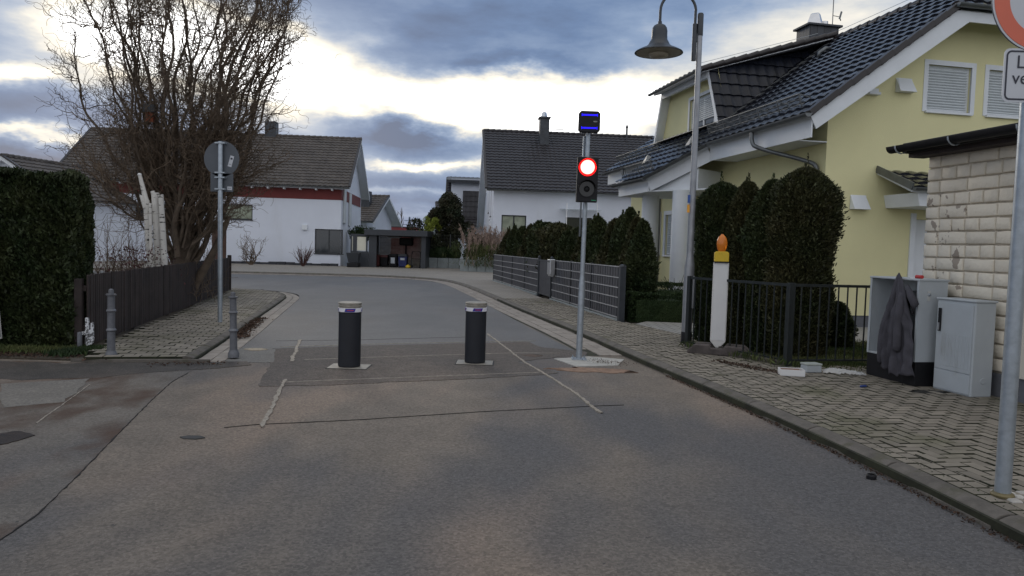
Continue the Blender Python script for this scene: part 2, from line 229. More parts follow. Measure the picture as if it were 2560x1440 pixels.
# ------------------------------------------------------------------ mesh helpers
class MB:
    def __init__(s): s.v=[]; s.f=[]
    def add(s,vs,fs):
        o=len(s.v); s.v.extend([tuple(map(float,q)) for q in vs]); s.f.extend([tuple(i+o for i in f) for f in fs]); return s
    def box(s,x0,x1,y0,y1,z0,z1):
        return s.add([(x0,y0,z0),(x1,y0,z0),(x1,y1,z0),(x0,y1,z0),(x0,y0,z1),(x1,y0,z1),(x1,y1,z1),(x0,y1,z1)],[(3,2,1,0),(4,5,6,7),(0,1,5,4),(1,2,6,5),(2,3,7,6),(3,0,4,7)])
    def beam(s,a,b,w,h,up=(0,0,1)):
        a=np.array(a,float); b=np.array(b,float); d=b-a; d/=np.linalg.norm(d); up=np.array(up,float)
        sx=np.cross(d,up); sx/=np.linalg.norm(sx); uz=np.cross(sx,d); c=[(-1,-1),(1,-1),(1,1),(-1,1)]
        vs=[p+sx*i*w/2+uz*j*h/2 for p in (a,b) for i,j in c]
        return s.add(vs,[(0,1,2,3),(7,6,5,4),(0,4,5,1),(1,5,6,2),(2,6,7,3),(3,7,4,0)])
    def quadbox(s,pts,th):              # slab under 3D polygon pts, thickness along its normal (downwards)
        p=np.array(pts,float); n=np.cross(p[1]-p[0],p[2]-p[0]); n/=np.linalg.norm(n)
        if n[2]<0: p=p[::-1]; n=-n
        k=len(p); vs=list(p)+list(p-n*th); return s.add(vs,[tuple(range(k)),tuple(range(2*k-1,k-1,-1))]+[(i,i+k,(i+1)%k+k,(i+1)%k) for i in range(k)])
    def prism(s,poly,z0,z1):
        k=len(poly); a=sum(poly[i][0]*poly[(i+1)%k][1]-poly[(i+1)%k][0]*poly[i][1] for i in range(k))
        if a<0: poly=poly[::-1]
        vs=[(x,y,z0) for x,y in poly]+[(x,y,z1) for x,y in poly]
        return s.add(vs,[tuple(range(k-1,-1,-1)),tuple(range(k,2*k))]+[(i,(i+1)%k,(i+1)%k+k,i+k) for i in range(k)])
    def prismY(s,poly,y0,y1):           # polygon in x,z extruded along y
        k=len(poly); vs=[(x,y0,z) for x,z in poly]+[(x,y1,z) for x,z in poly]
        return s.add(vs,[tuple(range(k)),tuple(range(2*k-1,k-1,-1))]+[(i,i+k,(i+1)%k+k,(i+1)%k) for i in range(k)])
    def tube(s,pts,r,n=8,caps=True):
        P=np.array(pts,float); k=len(P); r=np.broadcast_to(np.array(r,float),(k,))
        T=np.gradient(P,axis=0) if k>2 else np.array([P[1]-P[0]]*2); T/=np.linalg.norm(T,axis=1)[:,None]+1e-12
        ref=np.array([1.,0,0]) if abs(T[0][2])>.7 else np.array([0,0,1.]); A=np.cross(T,ref)
        for i in range(k):
            if np.linalg.norm(A[i])<1e-3: A[i]=np.cross(T[i],[.3,.8,.5])
        A/=np.linalg.norm(A,axis=1)[:,None]; Bv=np.cross(T,A)
        an=np.arange(n)*2*np.pi/n; V=P[:,None,:]+r[:,None,None]*(A[:,None,:]*np.cos(an)[None,:,None]+Bv[:,None,:]*np.sin(an)[None,:,None])
        fs=[(i*n+j,i*n+(j+1)%n,(i+1)*n+(j+1)%n,(i+1)*n+j) for i in range(k-1) for j in range(n)]
        if caps: fs+= [tuple(range(n-1,-1,-1)),tuple(range((k-1)*n,k*n))]
        return s.add(V.reshape(-1,3),fs)
    def lathe(s,prof,c=(0,0,0),n=24,sx=1,sy=1):
        k=len(prof); vs=[(c[0]+r*math.cos(2*math.pi*j/n)*sx,c[1]+r*math.sin(2*math.pi*j/n)*sy,c[2]+z) for r,z in prof for j in range(n)]
        fs=[(i*n+j,i*n+(j+1)%n,(i+1)*n+(j+1)%n,(i+1)*n+j) for i in range(k-1) for j in range(n)]
        fs+=[tuple(range(n-1,-1,-1)),tuple(range((k-1)*n,k*n))]; return s.add(vs,fs)
    def discY(s,c,r,th,n=32,r0=0):      # disc (or ring) facing -y
        if r0==0:
            vs=[(c[0]+r*math.cos(2*math.pi*j/n),c[1]+d,c[2]+r*math.sin(2*math.pi*j/n)) for d in (0,th) for j in range(n)]
            return s.add(vs,[tuple(range(n)),tuple(range(2*n-1,n-1,-1))]+[(j,j+n,(j+1)%n+n,(j+1)%n) for j in range(n)])
        vs=[(c[0]+q*math.cos(2*math.pi*j/n),c[1]+d,c[2]+q*math.sin(2*math.pi*j/n)) for d in (0,th) for q in (r0,r) for j in range(n)]
        fs=[]
        for j in range(n):
            a=(j+1)%n; fs+=[(j,n+j,n+a,a),(2*n+j,2*n+a,3*n+a,3*n+j),(n+j,3*n+j,3*n+a,n+a),(j,a,2*n+a,2*n+j)]
        return s.add(vs,fs)
    def build(s,name,m,parent=None,smooth=False,bevel=0,loc=None,rz=None,auto=None):
        me=bpy.data.meshes.new(name); me.from_pydata(s.v,[],s.f); me.update()
        if smooth:
            me.polygons.foreach_set('use_smooth',[True]*len(me.polygons))
            if auto: me.set_sharp_from_angle(angle=R(auto))
        me.materials.append(m); o=bpy.data.objects.new(name,me); COL.objects.link(o)
        if parent is not None: o.parent=parent
        if loc is not None: o.location=loc
        if rz is not None: o.rotation_euler=(0,0,rz)
        if bevel: b=o.modifiers.new('bevel','BEVEL'); b.width=bevel; b.segments=2; b.limit_method='ANGLE'; b.angle_limit=R(35)
        return o
def thing(name,label,cat,loc=(0,0,0),rz=0,group=None):
    o=bpy.data.objects.new(name,None); COL.objects.link(o); o.location=loc; o.rotation_euler=(0,0,rz); o.empty_display_size=.2; return tag(o,label,cat,group)
def tag(o,label,cat,group=None):
    o['label']=label; o['category']=cat
    if group: o['group']=group
    return o
def struct(o): o['kind']='structure'; return o
def dup(root,loc,rz,label,parent=None):
    c=root.copy(); COL.objects.link(c)
    if parent is None: c.location=loc; c.rotation_euler=(0,0,rz); c['label']=label
    else: c.parent=parent
    for ch in root.children: dup(ch,None,None,None,c)
    return c
def fastmesh(name,V,F4,m,parent=None,smooth=False):   # V (n,3), F (k,q)
    V=np.asarray(V,np.float32); F4=np.asarray(F4,np.int32); q=F4.shape[1]; me=bpy.data.meshes.new(name)
    me.vertices.add(len(V)); me.vertices.foreach_set('co',V.ravel()); me.loops.add(F4.size); me.loops.foreach_set('vertex_index',F4.ravel())
    me.polygons.add(len(F4)); me.polygons.foreach_set('loop_start',np.arange(0,F4.size,q,dtype=np.int32)); me.polygons.foreach_set('loop_total',np.full(len(F4),q,np.int32)) if False else None
    me.update(calc_edges=True); me.validate()
    if smooth: me.polygons.foreach_set('use_smooth',[True]*len(me.polygons))
    me.materials.append(m); o=bpy.data.objects.new(name,me); COL.objects.link(o)
    if parent is not None: o.parent=parent
    return o
def cards(P,D,ln,wd,rng=RNG,jit=.5):
    """small kite-shaped leaf sprays at P pointing along D"""
    n=len(P); D=D+rng.normal(0,jit,(n,3)); D/=np.linalg.norm(D,axis=1)[:,None]
    S=np.cross(D,rng.normal(0,1,(n,3))); S/=np.linalg.norm(S,axis=1)[:,None]+1e-9
    l=ln*rng.uniform(.6,1.35,(n,1)); w_=wd*rng.uniform(.6,1.3,(n,1))
    V=np.stack([P-D*l*.5,P+S*w_*.5,P+D*l*.5,P-S*w_*.5],1).reshape(-1,3); return V,np.arange(4*n).reshape(n,4)
def clip(poly,hps):                   # poly list of arrays, half-planes (nx,ny,c): keep nx*x+ny*y<=c
    for nx,ny,c in hps:
        out=[]; k=len(poly)
        for i in range(k):
            a=poly[i]; b=poly[(i+1)%k]; da=nx*a[0]+ny*a[1]-c; db=nx*b[0]+ny*b[1]-c
            if da<=0: out.append(a)
            if (da<0<db) or (db<0<da): out.append(a+(b-a)*(da/(da-db)))
        poly=out
        if len(poly)<3: return []
    return poly
def hpoly(P):                          # ccw convex polygon -> half-planes
    P=[np.array(p,float) for p in P]; k=len(P)
    if sum(P[i][0]*P[(i+1)%k][1]-P[(i+1)%k][0]*P[i][1] for i in range(k))<0: P=P[::-1]
    r=[]
    for i in range(k):
        d=P[(i+1)%k]-P[i]; n=np.array([d[1],-d[0]])/np.hypot(*d); r.append((n[0],n[1],n@P[i]))
    return r
def tiles(mb,O,U,V,poly,tw=.3,th=.34,amp=.034,step=.04,seg=5):
    """overlapping pantiles over the convex polygon poly (u,v) of the roof plane O+u*U+v*V"""
    O=np.array(O,float); U=np.array(U,float); V=np.array(V,float); U/=np.linalg.norm(U); V/=np.linalg.norm(V); Nn=np.cross(U,V)
    if Nn[2]<0: Nn=-Nn
    hp=hpoly(poly); us=[p[0] for p in poly]; vs=[p[1] for p in poly]
    u0=math.floor(min(us)/tw); u1=math.ceil(max(us)/tw); v0=math.floor(min(vs)/th); v1=math.ceil(max(vs)/th)
    prof=[]
    for j in range(seg+1):
        f=j/seg; prof.append(amp*(1-abs(2*((f*1.0)%1)-1)**2.2*1.0) if f<.62 else amp*(1-abs(2*f-1)**2.2)*(.55 if f>.62 else 1))
    prof[-1]=prof[0]
    xs=[]; hs=[]
    for i in range(u0,u1):
        for j in range(seg): xs.append((i+j/seg)*tw); hs.append(prof[j])
    xs.append(u1*tw); hs.append(prof[0])
    for k in range(v0,v1):
        a=k*th; b=(k+1)*th
        for i in range(len(xs)-1):
            x0,x1,h0,h1=xs[i],xs[i+1],hs[i],hs[i+1]
            for q in ([(x0,a,h0+step),(x1,a,h1+step),(x1,b,h1),(x0,b,h0)],[(x0,a,h0),(x1,a,h1),(x1,a+.004,h1+step),(x0,a+.004,h0+step)]):
                p=clip([np.array(t) for t in q],hp)
                if len(p)>=3: mb.add([O+U*t[0]+V*t[1]+Nn*t[2] for t in p],[tuple(range(len(p)))])
def wallface(mb,O,U,poly,holes=(),depth=.14,inn=None):
    """vertical wall with real openings; poly and holes in (u,z); inn = inward direction"""
    O=np.array(O,float); U=np.array(U,float); inn=np.array(inn,float); hp=hpoly(poly)
    xs=sorted({min(p[0] for p in poly),max(p[0] for p in poly)}|{h[0] for h in holes}|{h[1] for h in holes}); zs=sorted({min(p[1] for p in poly),max(p[1] for p in poly)}|{h[2] for h in holes}|{h[3] for h in holes})
    W=lambda u,z,d=0: O+U*u+np.array([0,0,z])+inn*d
    for i in range(len(xs)-1):
        for j in range(len(zs)-1):
            cx=(xs[i]+xs[i+1])/2; cz=(zs[j]+zs[j+1])/2
            if any(h[0]<cx<h[1] and h[2]<cz<h[3] for h in holes): continue
            p=clip([np.array(t) for t in ((xs[i],zs[j]),(xs[i+1],zs[j]),(xs[i+1],zs[j+1]),(xs[i],zs[j+1]))],hp)
            if len(p)>=3: mb.add([W(*t) for t in p],[tuple(range(len(p)))])
    for a,b,c,d in holes:
        mb.add([W(a,c),W(b,c),W(b,d),W(a,d),W(a,c,depth),W(b,c,depth),W(b,d,depth),W(a,d,depth)],[(0,1,5,4),(1,2,6,5),(2,3,7,6),(3,0,4,7)])
def textmesh(txt,size,name,m,parent,loc,rot,ext=.001,align='CENTER'):
    cu=bpy.data.curves.new(name,'FONT'); cu.body=txt; cu.size=size; cu.extrude=ext; cu.align_x=align; cu.align_y='CENTER'
    t=bpy.data.objects.new('tmp',cu); COL.objects.link(t); bpy.context.view_layer.update()
    me=bpy.data.meshes.new_from_object(t.evaluated_get(bpy.context.evaluated_depsgraph_get())); bpy.data.objects.remove(t); me.materials.clear(); me.materials.append(m)
    o=bpy.data.objects.new(name,me); COL.objects.link(o); o.parent=parent; o.location=loc; o.rotation_euler=rot; return o
def offset(path,d):                    # offset polyline to its right by d
    P=np.array(path,float); T=np.gradient(P,axis=0); T/=np.linalg.norm(T,axis=1)[:,None]; return P+np.stack([T[:,1],-T[:,0]],1)*d
def resample(path,step):
    P=np.array(path,float); s=np.r_[0,np.cumsum(np.hypot(*np.diff(P,axis=0).T))]; n=max(2,int(s[-1]/step)+1); q=np.linspace(0,s[-1],n); return np.stack([np.interp(q,s,P[:,0]),np.interp(q,s,P[:,1])],1)
def smoothp(path,it=2):
    P=[np.array(p,float) for p in path]
    for _ in range(it):
        Q=[P[0]]
        for a,b in zip(P[:-1],P[1:]): Q+=[a*.75+b*.25,a*.25+b*.75]
        Q.append(P[-1]); P=Q
    return np.array(P)
def sheet(name,poly,z,m):              # flat polygon (triangulated by blender)
    bm=bmesh.new(); f=bm.faces.new([bm.verts.new((x,y,z)) for x,y in poly]); bmesh.ops.triangulate(bm,faces=[f]); bm.normal_update()
    for f in bm.faces:
        if f.normal.z<0: f.normal_flip()
    if abs(z)<.2 and name!='ground':   # closed edge, so nobody can look under the layer
        be=[e for e in bm.edges if len(e.link_faces)==1]; r=bmesh.ops.extrude_edge_only(bm,edges=be); dz=max(.004,min(z+.004,.04)) if z<.03 else .05
        for v in r['geom']:
            if isinstance(v,bmesh.types.BMVert): v.co.z-=dz
        bmesh.ops.recalc_face_normals(bm,faces=[f for f in bm.faces if abs(f.normal.z)<.5])
    me=bpy.data.meshes.new(name); bm.to_mesh(me); bm.free(); me.materials.append(m); o=bpy.data.objects.new(name,me); COL.objects.link(o); return struct(o)
# ================================================================== GROUND
sheet('ground',[(-900,-40),(900,-40),(900,1500),(-900,1500)],-.03,M['ground'])
KR=smoothp([(2.95,-3),(2.86,1.5),(2.75,3.84),(2.5,5.84),(2.09,8.02),(1.66,10.1),(1.2,12.7),(.11,17.67),(-.71,22.03),(-1.95,28.0),(-2.9,30.9),(-4.6,32.5),(-7,33.1),(-12,32.6),(-30,29.5)])
GR=smoothp([(1.15,10.1),(.78,11.58),(-.36,17.5),(-1.15,21.9),(-2.35,27.8),(-3.3,30.4),(-4.9,31.8),(-7.1,32.3),(-12,31.8),(-30,28.7)])
KL=smoothp([(-3.80,8.85),(-4.38,11.92),(-4.77,13.79),(-5.6,18),(-6.0,19.8),(-6.8,21.2),(-8.2,21.8),(-30,22.4)])
GL=smoothp([G(582,898),G(623,832),(-4.85,15.5),(-5.5,19.0),(-6.0,20.9),(-7.2,22.1),(-9,22.6),(-30,23.1)])
sheet('road',[(-40,-4)]+[(2.95,-4)]+[tuple(p) for p in KR]+[(-40,30)],0,M['asphalt'])
# smooth far carriageway from the seam onwards
farpoly=[G(600,870),G(700,872),G(1000,866),G(1240,862),G(1330,866),G(1390,880),G(1465,890)]+[tuple(p) for p in GR[1:]]+[tuple(p) for p in GL[::-1]]
sheet('road_far',farpoly,.003,M['asphalt_far'])
def rag(poly,amp,step,rng):
    P=resample(list(poly)+[poly[0]],step)[:-1]; return [tuple(p+rng.normal(0,amp,2)) for p in P]
r5=np.random.default_rng(5)
sheet('road_patch',rag([G(690,872),G(860,866),G(1100,860),G(1320,855),G(1350,868),G(1470,880),G(1462,896),G(1395,893),G(1290,905),G(1400,934),G(1250,944),G(1000,955),G(820,964),G(645,967),G(672,915)],.012,.12,r5),.0055,M['asphalt_patch'])
sheet('road_patch',rag([G(570,868),G(690,872),G(682,908),G(560,905)],.01,.15,r5),.0057,mat('pale_asphalt_patch',(.16,.155,.145),.85,var=.08,scale=3,bump=.3,extra=asphalt_extra(pw=.1,dw=.1,speck=.2)))
side=[G(0,1352),G(90,1290),G(200,1185),G(290,1090),G(380,1000),G(430,955),G(470,933),G(505,912),(-5.2,8.62),(-9,8.5),(-30,8.5),(-30,-3),(-2.5,-3)]
sheet('side_road',side,.003,M['asphalt_side'])
def strip(name,pts,wd,z,m,rng,jit=.3,th=.0):
    P=resample(pts,.05); T=np.gradient(P,axis=0); T/=np.linalg.norm(T,axis=1)[:,None]; Nn=np.stack([T[:,1],-T[:,0]],1); W_=np.convolve(rng.normal(0,wd*.35,len(P)+8),np.ones(9)/9,'valid')[:len(P),None]; P=P+W_*Nn
    w1=wd/2*(1+rng.normal(0,jit,len(P)))[:,None]; w2=wd/2*(1+rng.normal(0,jit,len(P)))[:,None]; w1[[0,-1]]*=.2
    a=P+Nn*w1; b=P-Nn*w2; n=len(P); V=[(x,y,z) for x,y in a]+[(x,y,z) for x,y in b]+[(x,y,-.002) for x,y in a]+[(x,y,-.002) for x,y in b]
    mb=MB().add(V,[(i+1,i,i+n,i+n+1) for i in range(n-1)]+[(i,i+1,i+2*n+1,i+2*n) for i in range(n-1)]+[(i+n+1,i+n,i+3*n,i+3*n+1) for i in range(n-1)]); return struct(mb.build(name,m))
strip('crack_seal',[G(750,850),G(738,880),G(728,905)],.042,.0110,M['seam'],r5)
strip('crack_seal',[G(713,950),G(690,1000),G(655,1070)],.035,.0110,M['seam'],r5)
strip('crack_seal',[G(1217,835),G(1262,868),G(1310,905),G(1370,940),G(1440,985),G(1500,1034)],.03,.0110,M['seam'],r5)
strip('joint_line',[G(700,868),G(1000,859),G(1340,853)],.02,.0085,M['seam'],r5); strip('joint_line',[G(760,900),G(1000,892),G(1290,883),G(1400,884)],.022,.0085,M['seam'],r5)
strip('joint_line',[G(700,957),G(1000,945),G(1350,932)],.02,.0085,M['seam'],r5); strip('joint_line',[G(690,853),G(900,850),G(1170,843)],.009,.0055,M['darkseam'],r5)
strip('road_crack',[G(560,1070),G(640,1062),G(900,1050),G(1200,1030),G(1500,1015),G(1560,1013)],.008,.005,M['darkseam'],r5,.5)
strip('road_crack',[G(0,1352),G(90,1290),G(200,1185),G(290,1090),G(380,1000),G(430,955),G(470,933)],.006,.005,M['darkseam'],r5,.9)
strip('road_crack',[G(225,962),G(160,1010),G(90,1060)],.01,.0085,M['seam'],r5,.6)
def splat(name,cx,cy,rx,ry,z,m,rng,n=28,j=.2):
    return sheet(name,[(cx+rx*math.cos(a)*(1+k),cy+ry*math.sin(a)*(1+k)) for a,k in zip(np.arange(n)*2*np.pi/n,rng.normal(0,j*.5,n))],z,m)
splat('pothole_mud',*G(10,1098),.14,.2,.0088,M['dirt'],r5)
splat('tar_spot',*G(480,1095),.09,.05,.0088,mat('tar',(.06,.058,.056),.8),r5,6)
splat('patch_filler',*G(640,875),.14,.10,.0128,mat('pale_filler',(.38,.32,.24),.9,var=.2,scale=20),r5)
sheet('road_patch',rag([(-12,8.45),(-12,7.6),G(60,950),G(250,945),G(420,928),G(640,915),G(640,905),(-5.15,8.55)],.03,.25,r5),.0062,mat('damp_dark_asphalt',(.055,.048,.042),.7,var=.3,scale=3,bump=.5,extra=asphalt_extra((.09,.065,.05),(.04,.038,.036),.6,.6,.3,seed=15.)))
sheet('road_patch',rag([G(0,962),G(230,946),G(160,1005),G(0,1020)],.02,.2,r5),.0066,mat('pale_side_asphalt',(.17,.155,.135),.85,var=.1,scale=3,bump=.4,extra=asphalt_extra((.2,.15,.11),(.11,.11,.11),.5,.5,.2,seed=19.)))
splat('damp_spot',*G(2322,980,.09),.17,.10,.0925,mat('damp_dark_soil',(.022,.02,.018),.6,var=.3,scale=9),r5,40,.35)
# dirt left by the roadworks round the signal foot
sx_,sy_=G(1480,926); splat('sand_spill',sx_,sy_,.46,.16,.0075,M['sand'],r5,40,.35)
splat('sand_spill',*G(1330,890),.12,.10,.0085,mat('brown_dirt',(.10,.07,.055),.95,var=.3,scale=20),r5,30,.4)
pad=[G(1385,898),G(1470,893),G(1560,900),G(1545,915),G(1440,918)]; sheet('concrete_pad',pad,.011,M['freshconcrete'])
# ---- kerbs
def kerb(name,path,w_,h,side,seed):
    rng=np.random.default_rng(seed); mb=MB(); prof=[(0,-.02),(.004,h*.25),(.016,h*.52),(.036,h*.76),(.064,h*.92),(.10,h),(w_,h+.001),(w_,-.02)]
    P=resample(path,1.0)
    for a,b in zip(P[:-1],P[1:]):
        d=(b-a); Ln=np.hypot(*d); d/=Ln; n=np.array([d[1],-d[0]])*side; j=rng.normal(0,.004,2); g=.006
        vs=[]
        for q,e in ((a+d*g,j[0]),(b-d*g,j[1])): vs+=[(*(q+n*(o+e)),z+rng.normal(0,.0015)) for o,z in prof]
        k=len(prof); fs=[(i,i+1,i+1+k,i+k) if side<0 else (i,i+k,i+1+k,i+1) for i in range(k-1)]+[tuple(range(k)),tuple(range(2*k-1,k-1,-1))]; mb.add(vs,fs)
    return struct(mb.build(name,M['kerb'],bevel=.006))
KRn=[p for p in KR]; kerb('kerb',KRn,.15,.09,1,1); kerb('kerb',KL,.13,.07,-1,2)
# ---- real paving stones
def paver(mb,poly,z,rng,ch=.0035,dz=.002):
    P=np.array(poly)[:,:2]; c=P.mean(0); z=z+rng.normal(0,dz); d=P-c; dn=np.hypot(*d.T)[:,None]; I=P-d/dn*ch*1.4; k=len(P); tilt=rng.normal(0,.008,2)
    vs=[(x,y,z-.03) for x,y in P]+[(x,y,z-ch+float(tilt@(np.array([x,y])-c))) for x,y in P]+[(x,y,z+float(tilt@(np.array([x,y])-c))) for x,y in I]
    fs=[tuple(range(2*k,3*k))]
    for i in range(k): a=(i+1)%k; fs+=[(i,a,a+k,i+k),(i+k,a+k,a+2*k,i+2*k)]
    mb.add(vs,fs)
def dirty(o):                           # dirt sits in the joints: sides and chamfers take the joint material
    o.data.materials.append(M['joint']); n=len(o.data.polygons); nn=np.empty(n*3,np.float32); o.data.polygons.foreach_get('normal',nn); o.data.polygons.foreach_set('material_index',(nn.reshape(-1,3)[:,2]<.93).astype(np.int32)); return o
def ccw(P):
    P=[np.array(p,float) for p in P]; k=len(P); a=sum(P[i][0]*P[(i+1)%k][1]-P[(i+1)%k][0]*P[i][1] for i in range(k)); return P if a>0 else P[::-1]
def inpoly(p,poly):
    x,y=p; c=False; k=len(poly); j=k-1
    for i in range(k):
        if ((poly[i][1]>y)!=(poly[j][1]>y)) and x<(poly[j][0]-poly[i][0])*(y-poly[i][1])/(poly[j][1]-poly[i][1])+poly[i][0]: c=not c
        j=i
    return c
def lineclip(path,side,off):           # returns function giving half-plane of nearest segment, keep the far side
    P=np.array(path); A=P[:-1]; D=P[1:]-P[:-1]; Ln=np.hypot(*D.T); D=D/Ln[:,None]
    def f(c):
        t=np.clip(((c-A)*D).sum(1),0,Ln); q=A+D*t[:,None]; i=np.argmin(np.hypot(*(c-q).T)); n=np.array([D[i][1],-D[i][0]])*side; return (-n[0],-n[1],-(n@A[i])-off)
    return f
def herring(poly,z,lc,ang,rng,bx=.2,by=.1,gap=.006,maxy=99):
    mb=MB(); c,s=math.cos(ang),math.sin(ang); xs=[p[0] for p in poly]; ys=[p[1] for p in poly]; o=np.array([min(xs),min(ys)]); Dg=math.hypot(max(xs)-min(xs),max(ys)-min(ys))+1; n=int(Dg/by)
    for i in range(-n,n):
        for j in range(-n,n):
            k=(i-j)%4
            if k==0: q=(i*by,j*by,bx,by)
            elif k==3: q=(i*by,j*by,by,bx)
            else: continue
            # herringbone cell: horizontal at k==0, vertical at k==3
            x0,y0,w_,h_=q; cx=x0+w_/2; cy=y0+h_/2; C=o+np.array([c*cx-s*cy,s*cx+c*cy])
            if not inpoly(C,poly): continue
            g=gap/2; R4=[(x0+g,y0+g),(x0+w_-g,y0+g),(x0+w_-g,y0+h_-g),(x0+g,y0+h_-g)]; P=[o+np.array([c*a-s*b,s*a+c*b]) for a,b in R4]
            if lc: P=clip(P,[lc(C)])
            if len(P)>=3: paver(mb,P,z,rng)
    return mb
def running(poly,z,lcs,ang,rng,bx=.2,by=.16,gap=.009):
    mb=MB(); c,s=math.cos(ang),math.sin(ang); xs=[p[0] for p in poly]; ys=[p[1] for p in poly]; o=np.array([(min(xs)+max(xs))/2,(min(ys)+max(ys))/2]); Dg=math.hypot(max(xs)-min(xs),max(ys)-min(ys)); n=int(Dg/min(bx,by)/1.6)
    for j in range(-n,n):
        for i in range(-n,n):
            x0=i*bx+(j%2)*bx/2; y0=j*by; C=o+np.array([c*(x0+bx/2)-s*(y0+by/2),s*(x0+bx/2)+c*(y0+by/2)])
            if not inpoly(C,poly): continue
            g=gap/2; R4=[(x0+g,y0+g),(x0+bx-g,y0+g),(x0+bx-g,y0+by-g),(x0+g,y0+by-g)]; P=[o+np.array([c*a-s*b,s*a+c*b]) for a,b in R4]
            for lc in lcs: P=clip(P,[lc(C)]) if len(P)>=3 else []
            if len(P)>=3: paver(mb,P,z,rng)
    return mb
def row(path,side,off,wd,ln,z,rng,mb,gap=.006):
    P=resample(offset(path,side*(off+wd/2)),ln)
    for a,b in zip(P[:-1],P[1:]):
        d=(b-a)/np.hypot(*(b-a)); n=np.array([d[1],-d[0]])*wd/2; paver(mb,ccw([a+d*gap/2-n*.97,b-d*gap/2-n*.97,b-d*gap/2+n*.97,a+d*gap/2+n*.97]),z,rng)
FR0=np.array([2.24,14.4]); FR1=np.array([-.78,30.7])      # line of the mat fence
FBa=np.array(G(1722,868,.09)); FBb=np.array(G(1965,915,.09)); FBc=np.array(G(2168,908,.09))   # bar fence corners
GA=np.array([5.10,7.60]); th=R(11.5); EX=np.array([math.cos(th),math.sin(th)]); EY=np.array([-math.sin(th),math.cos(th)])
GC=GA+EY*1.22                                              # garage corner
rr=np.random.default_rng(11)
walkR=[tuple(p) for p in KR if p[1]<21]+[(.9,21),(2.24,14.4),(2.6,14.2),(3.6,14.6),(3.6,12.2),tuple(FBa+[.1,.2]),tuple(FBb+[.05,0]),tuple(FBc+[-.1,-.3]),(4.9,9.2),tuple(GA+EY*-12),(2.95,-4)]
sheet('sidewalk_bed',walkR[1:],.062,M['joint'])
kf=[tuple(p) for p in offset(np.array([p for p in KR if p[1]>20.2]),.1)]
sheet('far_sidewalk',kf+[(-31,44.5),(-9,44.5),(-9,48),(-1.2,48),(-.7,30.7),(.86,21),(.95,20.2)],.086,M['farpave'])
near=[p for p in walkR if p[1]>-.5 or True]
polyA=[(x,y) for x,y in walkR if y>=0]; polyA=[(2.9,.8)]+[tuple(p) for p in KR if .9<p[1]<20.9]+[(.95,20.9),(2.24,14.4),(2.6,14.2),(3.4,14.4),(3.4,12.3),tuple(FBa+[.1,.2]),tuple(FBb),tuple(FBc+[-.05,-.25]),tuple(GC+[0,.6]),tuple(GA),tuple(GA-EY*5),(5.8,.8)]
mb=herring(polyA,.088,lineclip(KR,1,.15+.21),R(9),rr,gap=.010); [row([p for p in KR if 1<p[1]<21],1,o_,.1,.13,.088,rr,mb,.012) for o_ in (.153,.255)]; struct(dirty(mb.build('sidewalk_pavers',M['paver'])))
walkL=[tuple(p) for p in KL if p[1]<22]+[(-9,21.7),(-9,21.2),(-8.3,20.9),(-7.72,20.1),(-6.16,13.38),(-5.5,10.2),(-5.0,8.68)]
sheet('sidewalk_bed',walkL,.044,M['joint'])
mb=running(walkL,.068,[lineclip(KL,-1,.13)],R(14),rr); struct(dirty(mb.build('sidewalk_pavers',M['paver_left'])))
mb=MB(); e0,e1=(-5.15,8.62),(-3.62,8.86); mb.beam((*e0,.02),(*e1,.02),.04,.045); struct(mb.build('sidewalk_edging',M['kerb'],bevel=.005))
# gutters
mb=MB()
gp=np.array([p for p in KR if p[1]>10.3]);
for o_ in (-.17,-.34): row(gp,1,o_,.165,.24,.014,rr,mb)
row(np.array([p for p in KR if p[1]>10.6]),1,-.50,.15,.24,.012,rr,mb)
struct(mb.build('gutter_pavers',M['gutter']))
mb=MB(); gl=np.array([p for p in KL])
for o_ in (-.165,-.33): row(gl,-1,o_,.16,.24,.014,rr,mb)
struct(mb.build('gutter_pavers',M['gutter']))
gb=np.array([p for p in KR if p[1]>10.2]); gb2=offset(gb,-.55); k=len(gb)
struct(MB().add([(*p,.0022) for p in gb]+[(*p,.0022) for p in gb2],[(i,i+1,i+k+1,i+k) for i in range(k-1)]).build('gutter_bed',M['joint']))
# gardens
sheet('garden_ground',[(2.3,14.3),(3.4,14.4),(3.4,12.3),tuple(FBa+[.12,.2]),tuple(FBb+[.02,.05]),tuple(FBc),tuple(GC+[0,1.2]),(5.6,9.5),(16,12),(18,45),(-.9,47),(-.7,30.7)],.05,M['soil'])
sheet('lawn',[tuple(FBb+[.05,.3]),tuple(FBc+[0,.1]),(5.3,9.9),(6.2,11.5),(6.4,12.3),(4.1,12.8),(3.9,10.5)],.056,M['grass'])
sheet('garden_path',[(4.0,12.9),(6.6,12.4),(9.5,13),(8,15.6),(4.8,14.5)],.06,M['gravel'])
sheet('driveway_paving',[(2.4,14.2),(3.0,12.4),(3.55,12.2),(3.9,14.6),(2.7,14.75)],.094,mat('pale_driveway',(.93,.93,.93),.85,var=.05,extra=brick_extra((.34,.33,.31),(.30,.295,.28),(.16,.15,.14),.2,.2,.012,.5)))
sheet('verge_strip',[(-12,8.7),(-5.1,8.72),(-5.05,9.0),(-5.6,10.2),(-6.2,13.4),(-9,14),(-12,10)],.02,M['soil'])
sheet('garden_ground',[(-6.2,13.4),(-7.75,20.1),(-8.3,21),(-30,21.4),(-30,9),(-6.6,10)],.015,M['soil'])
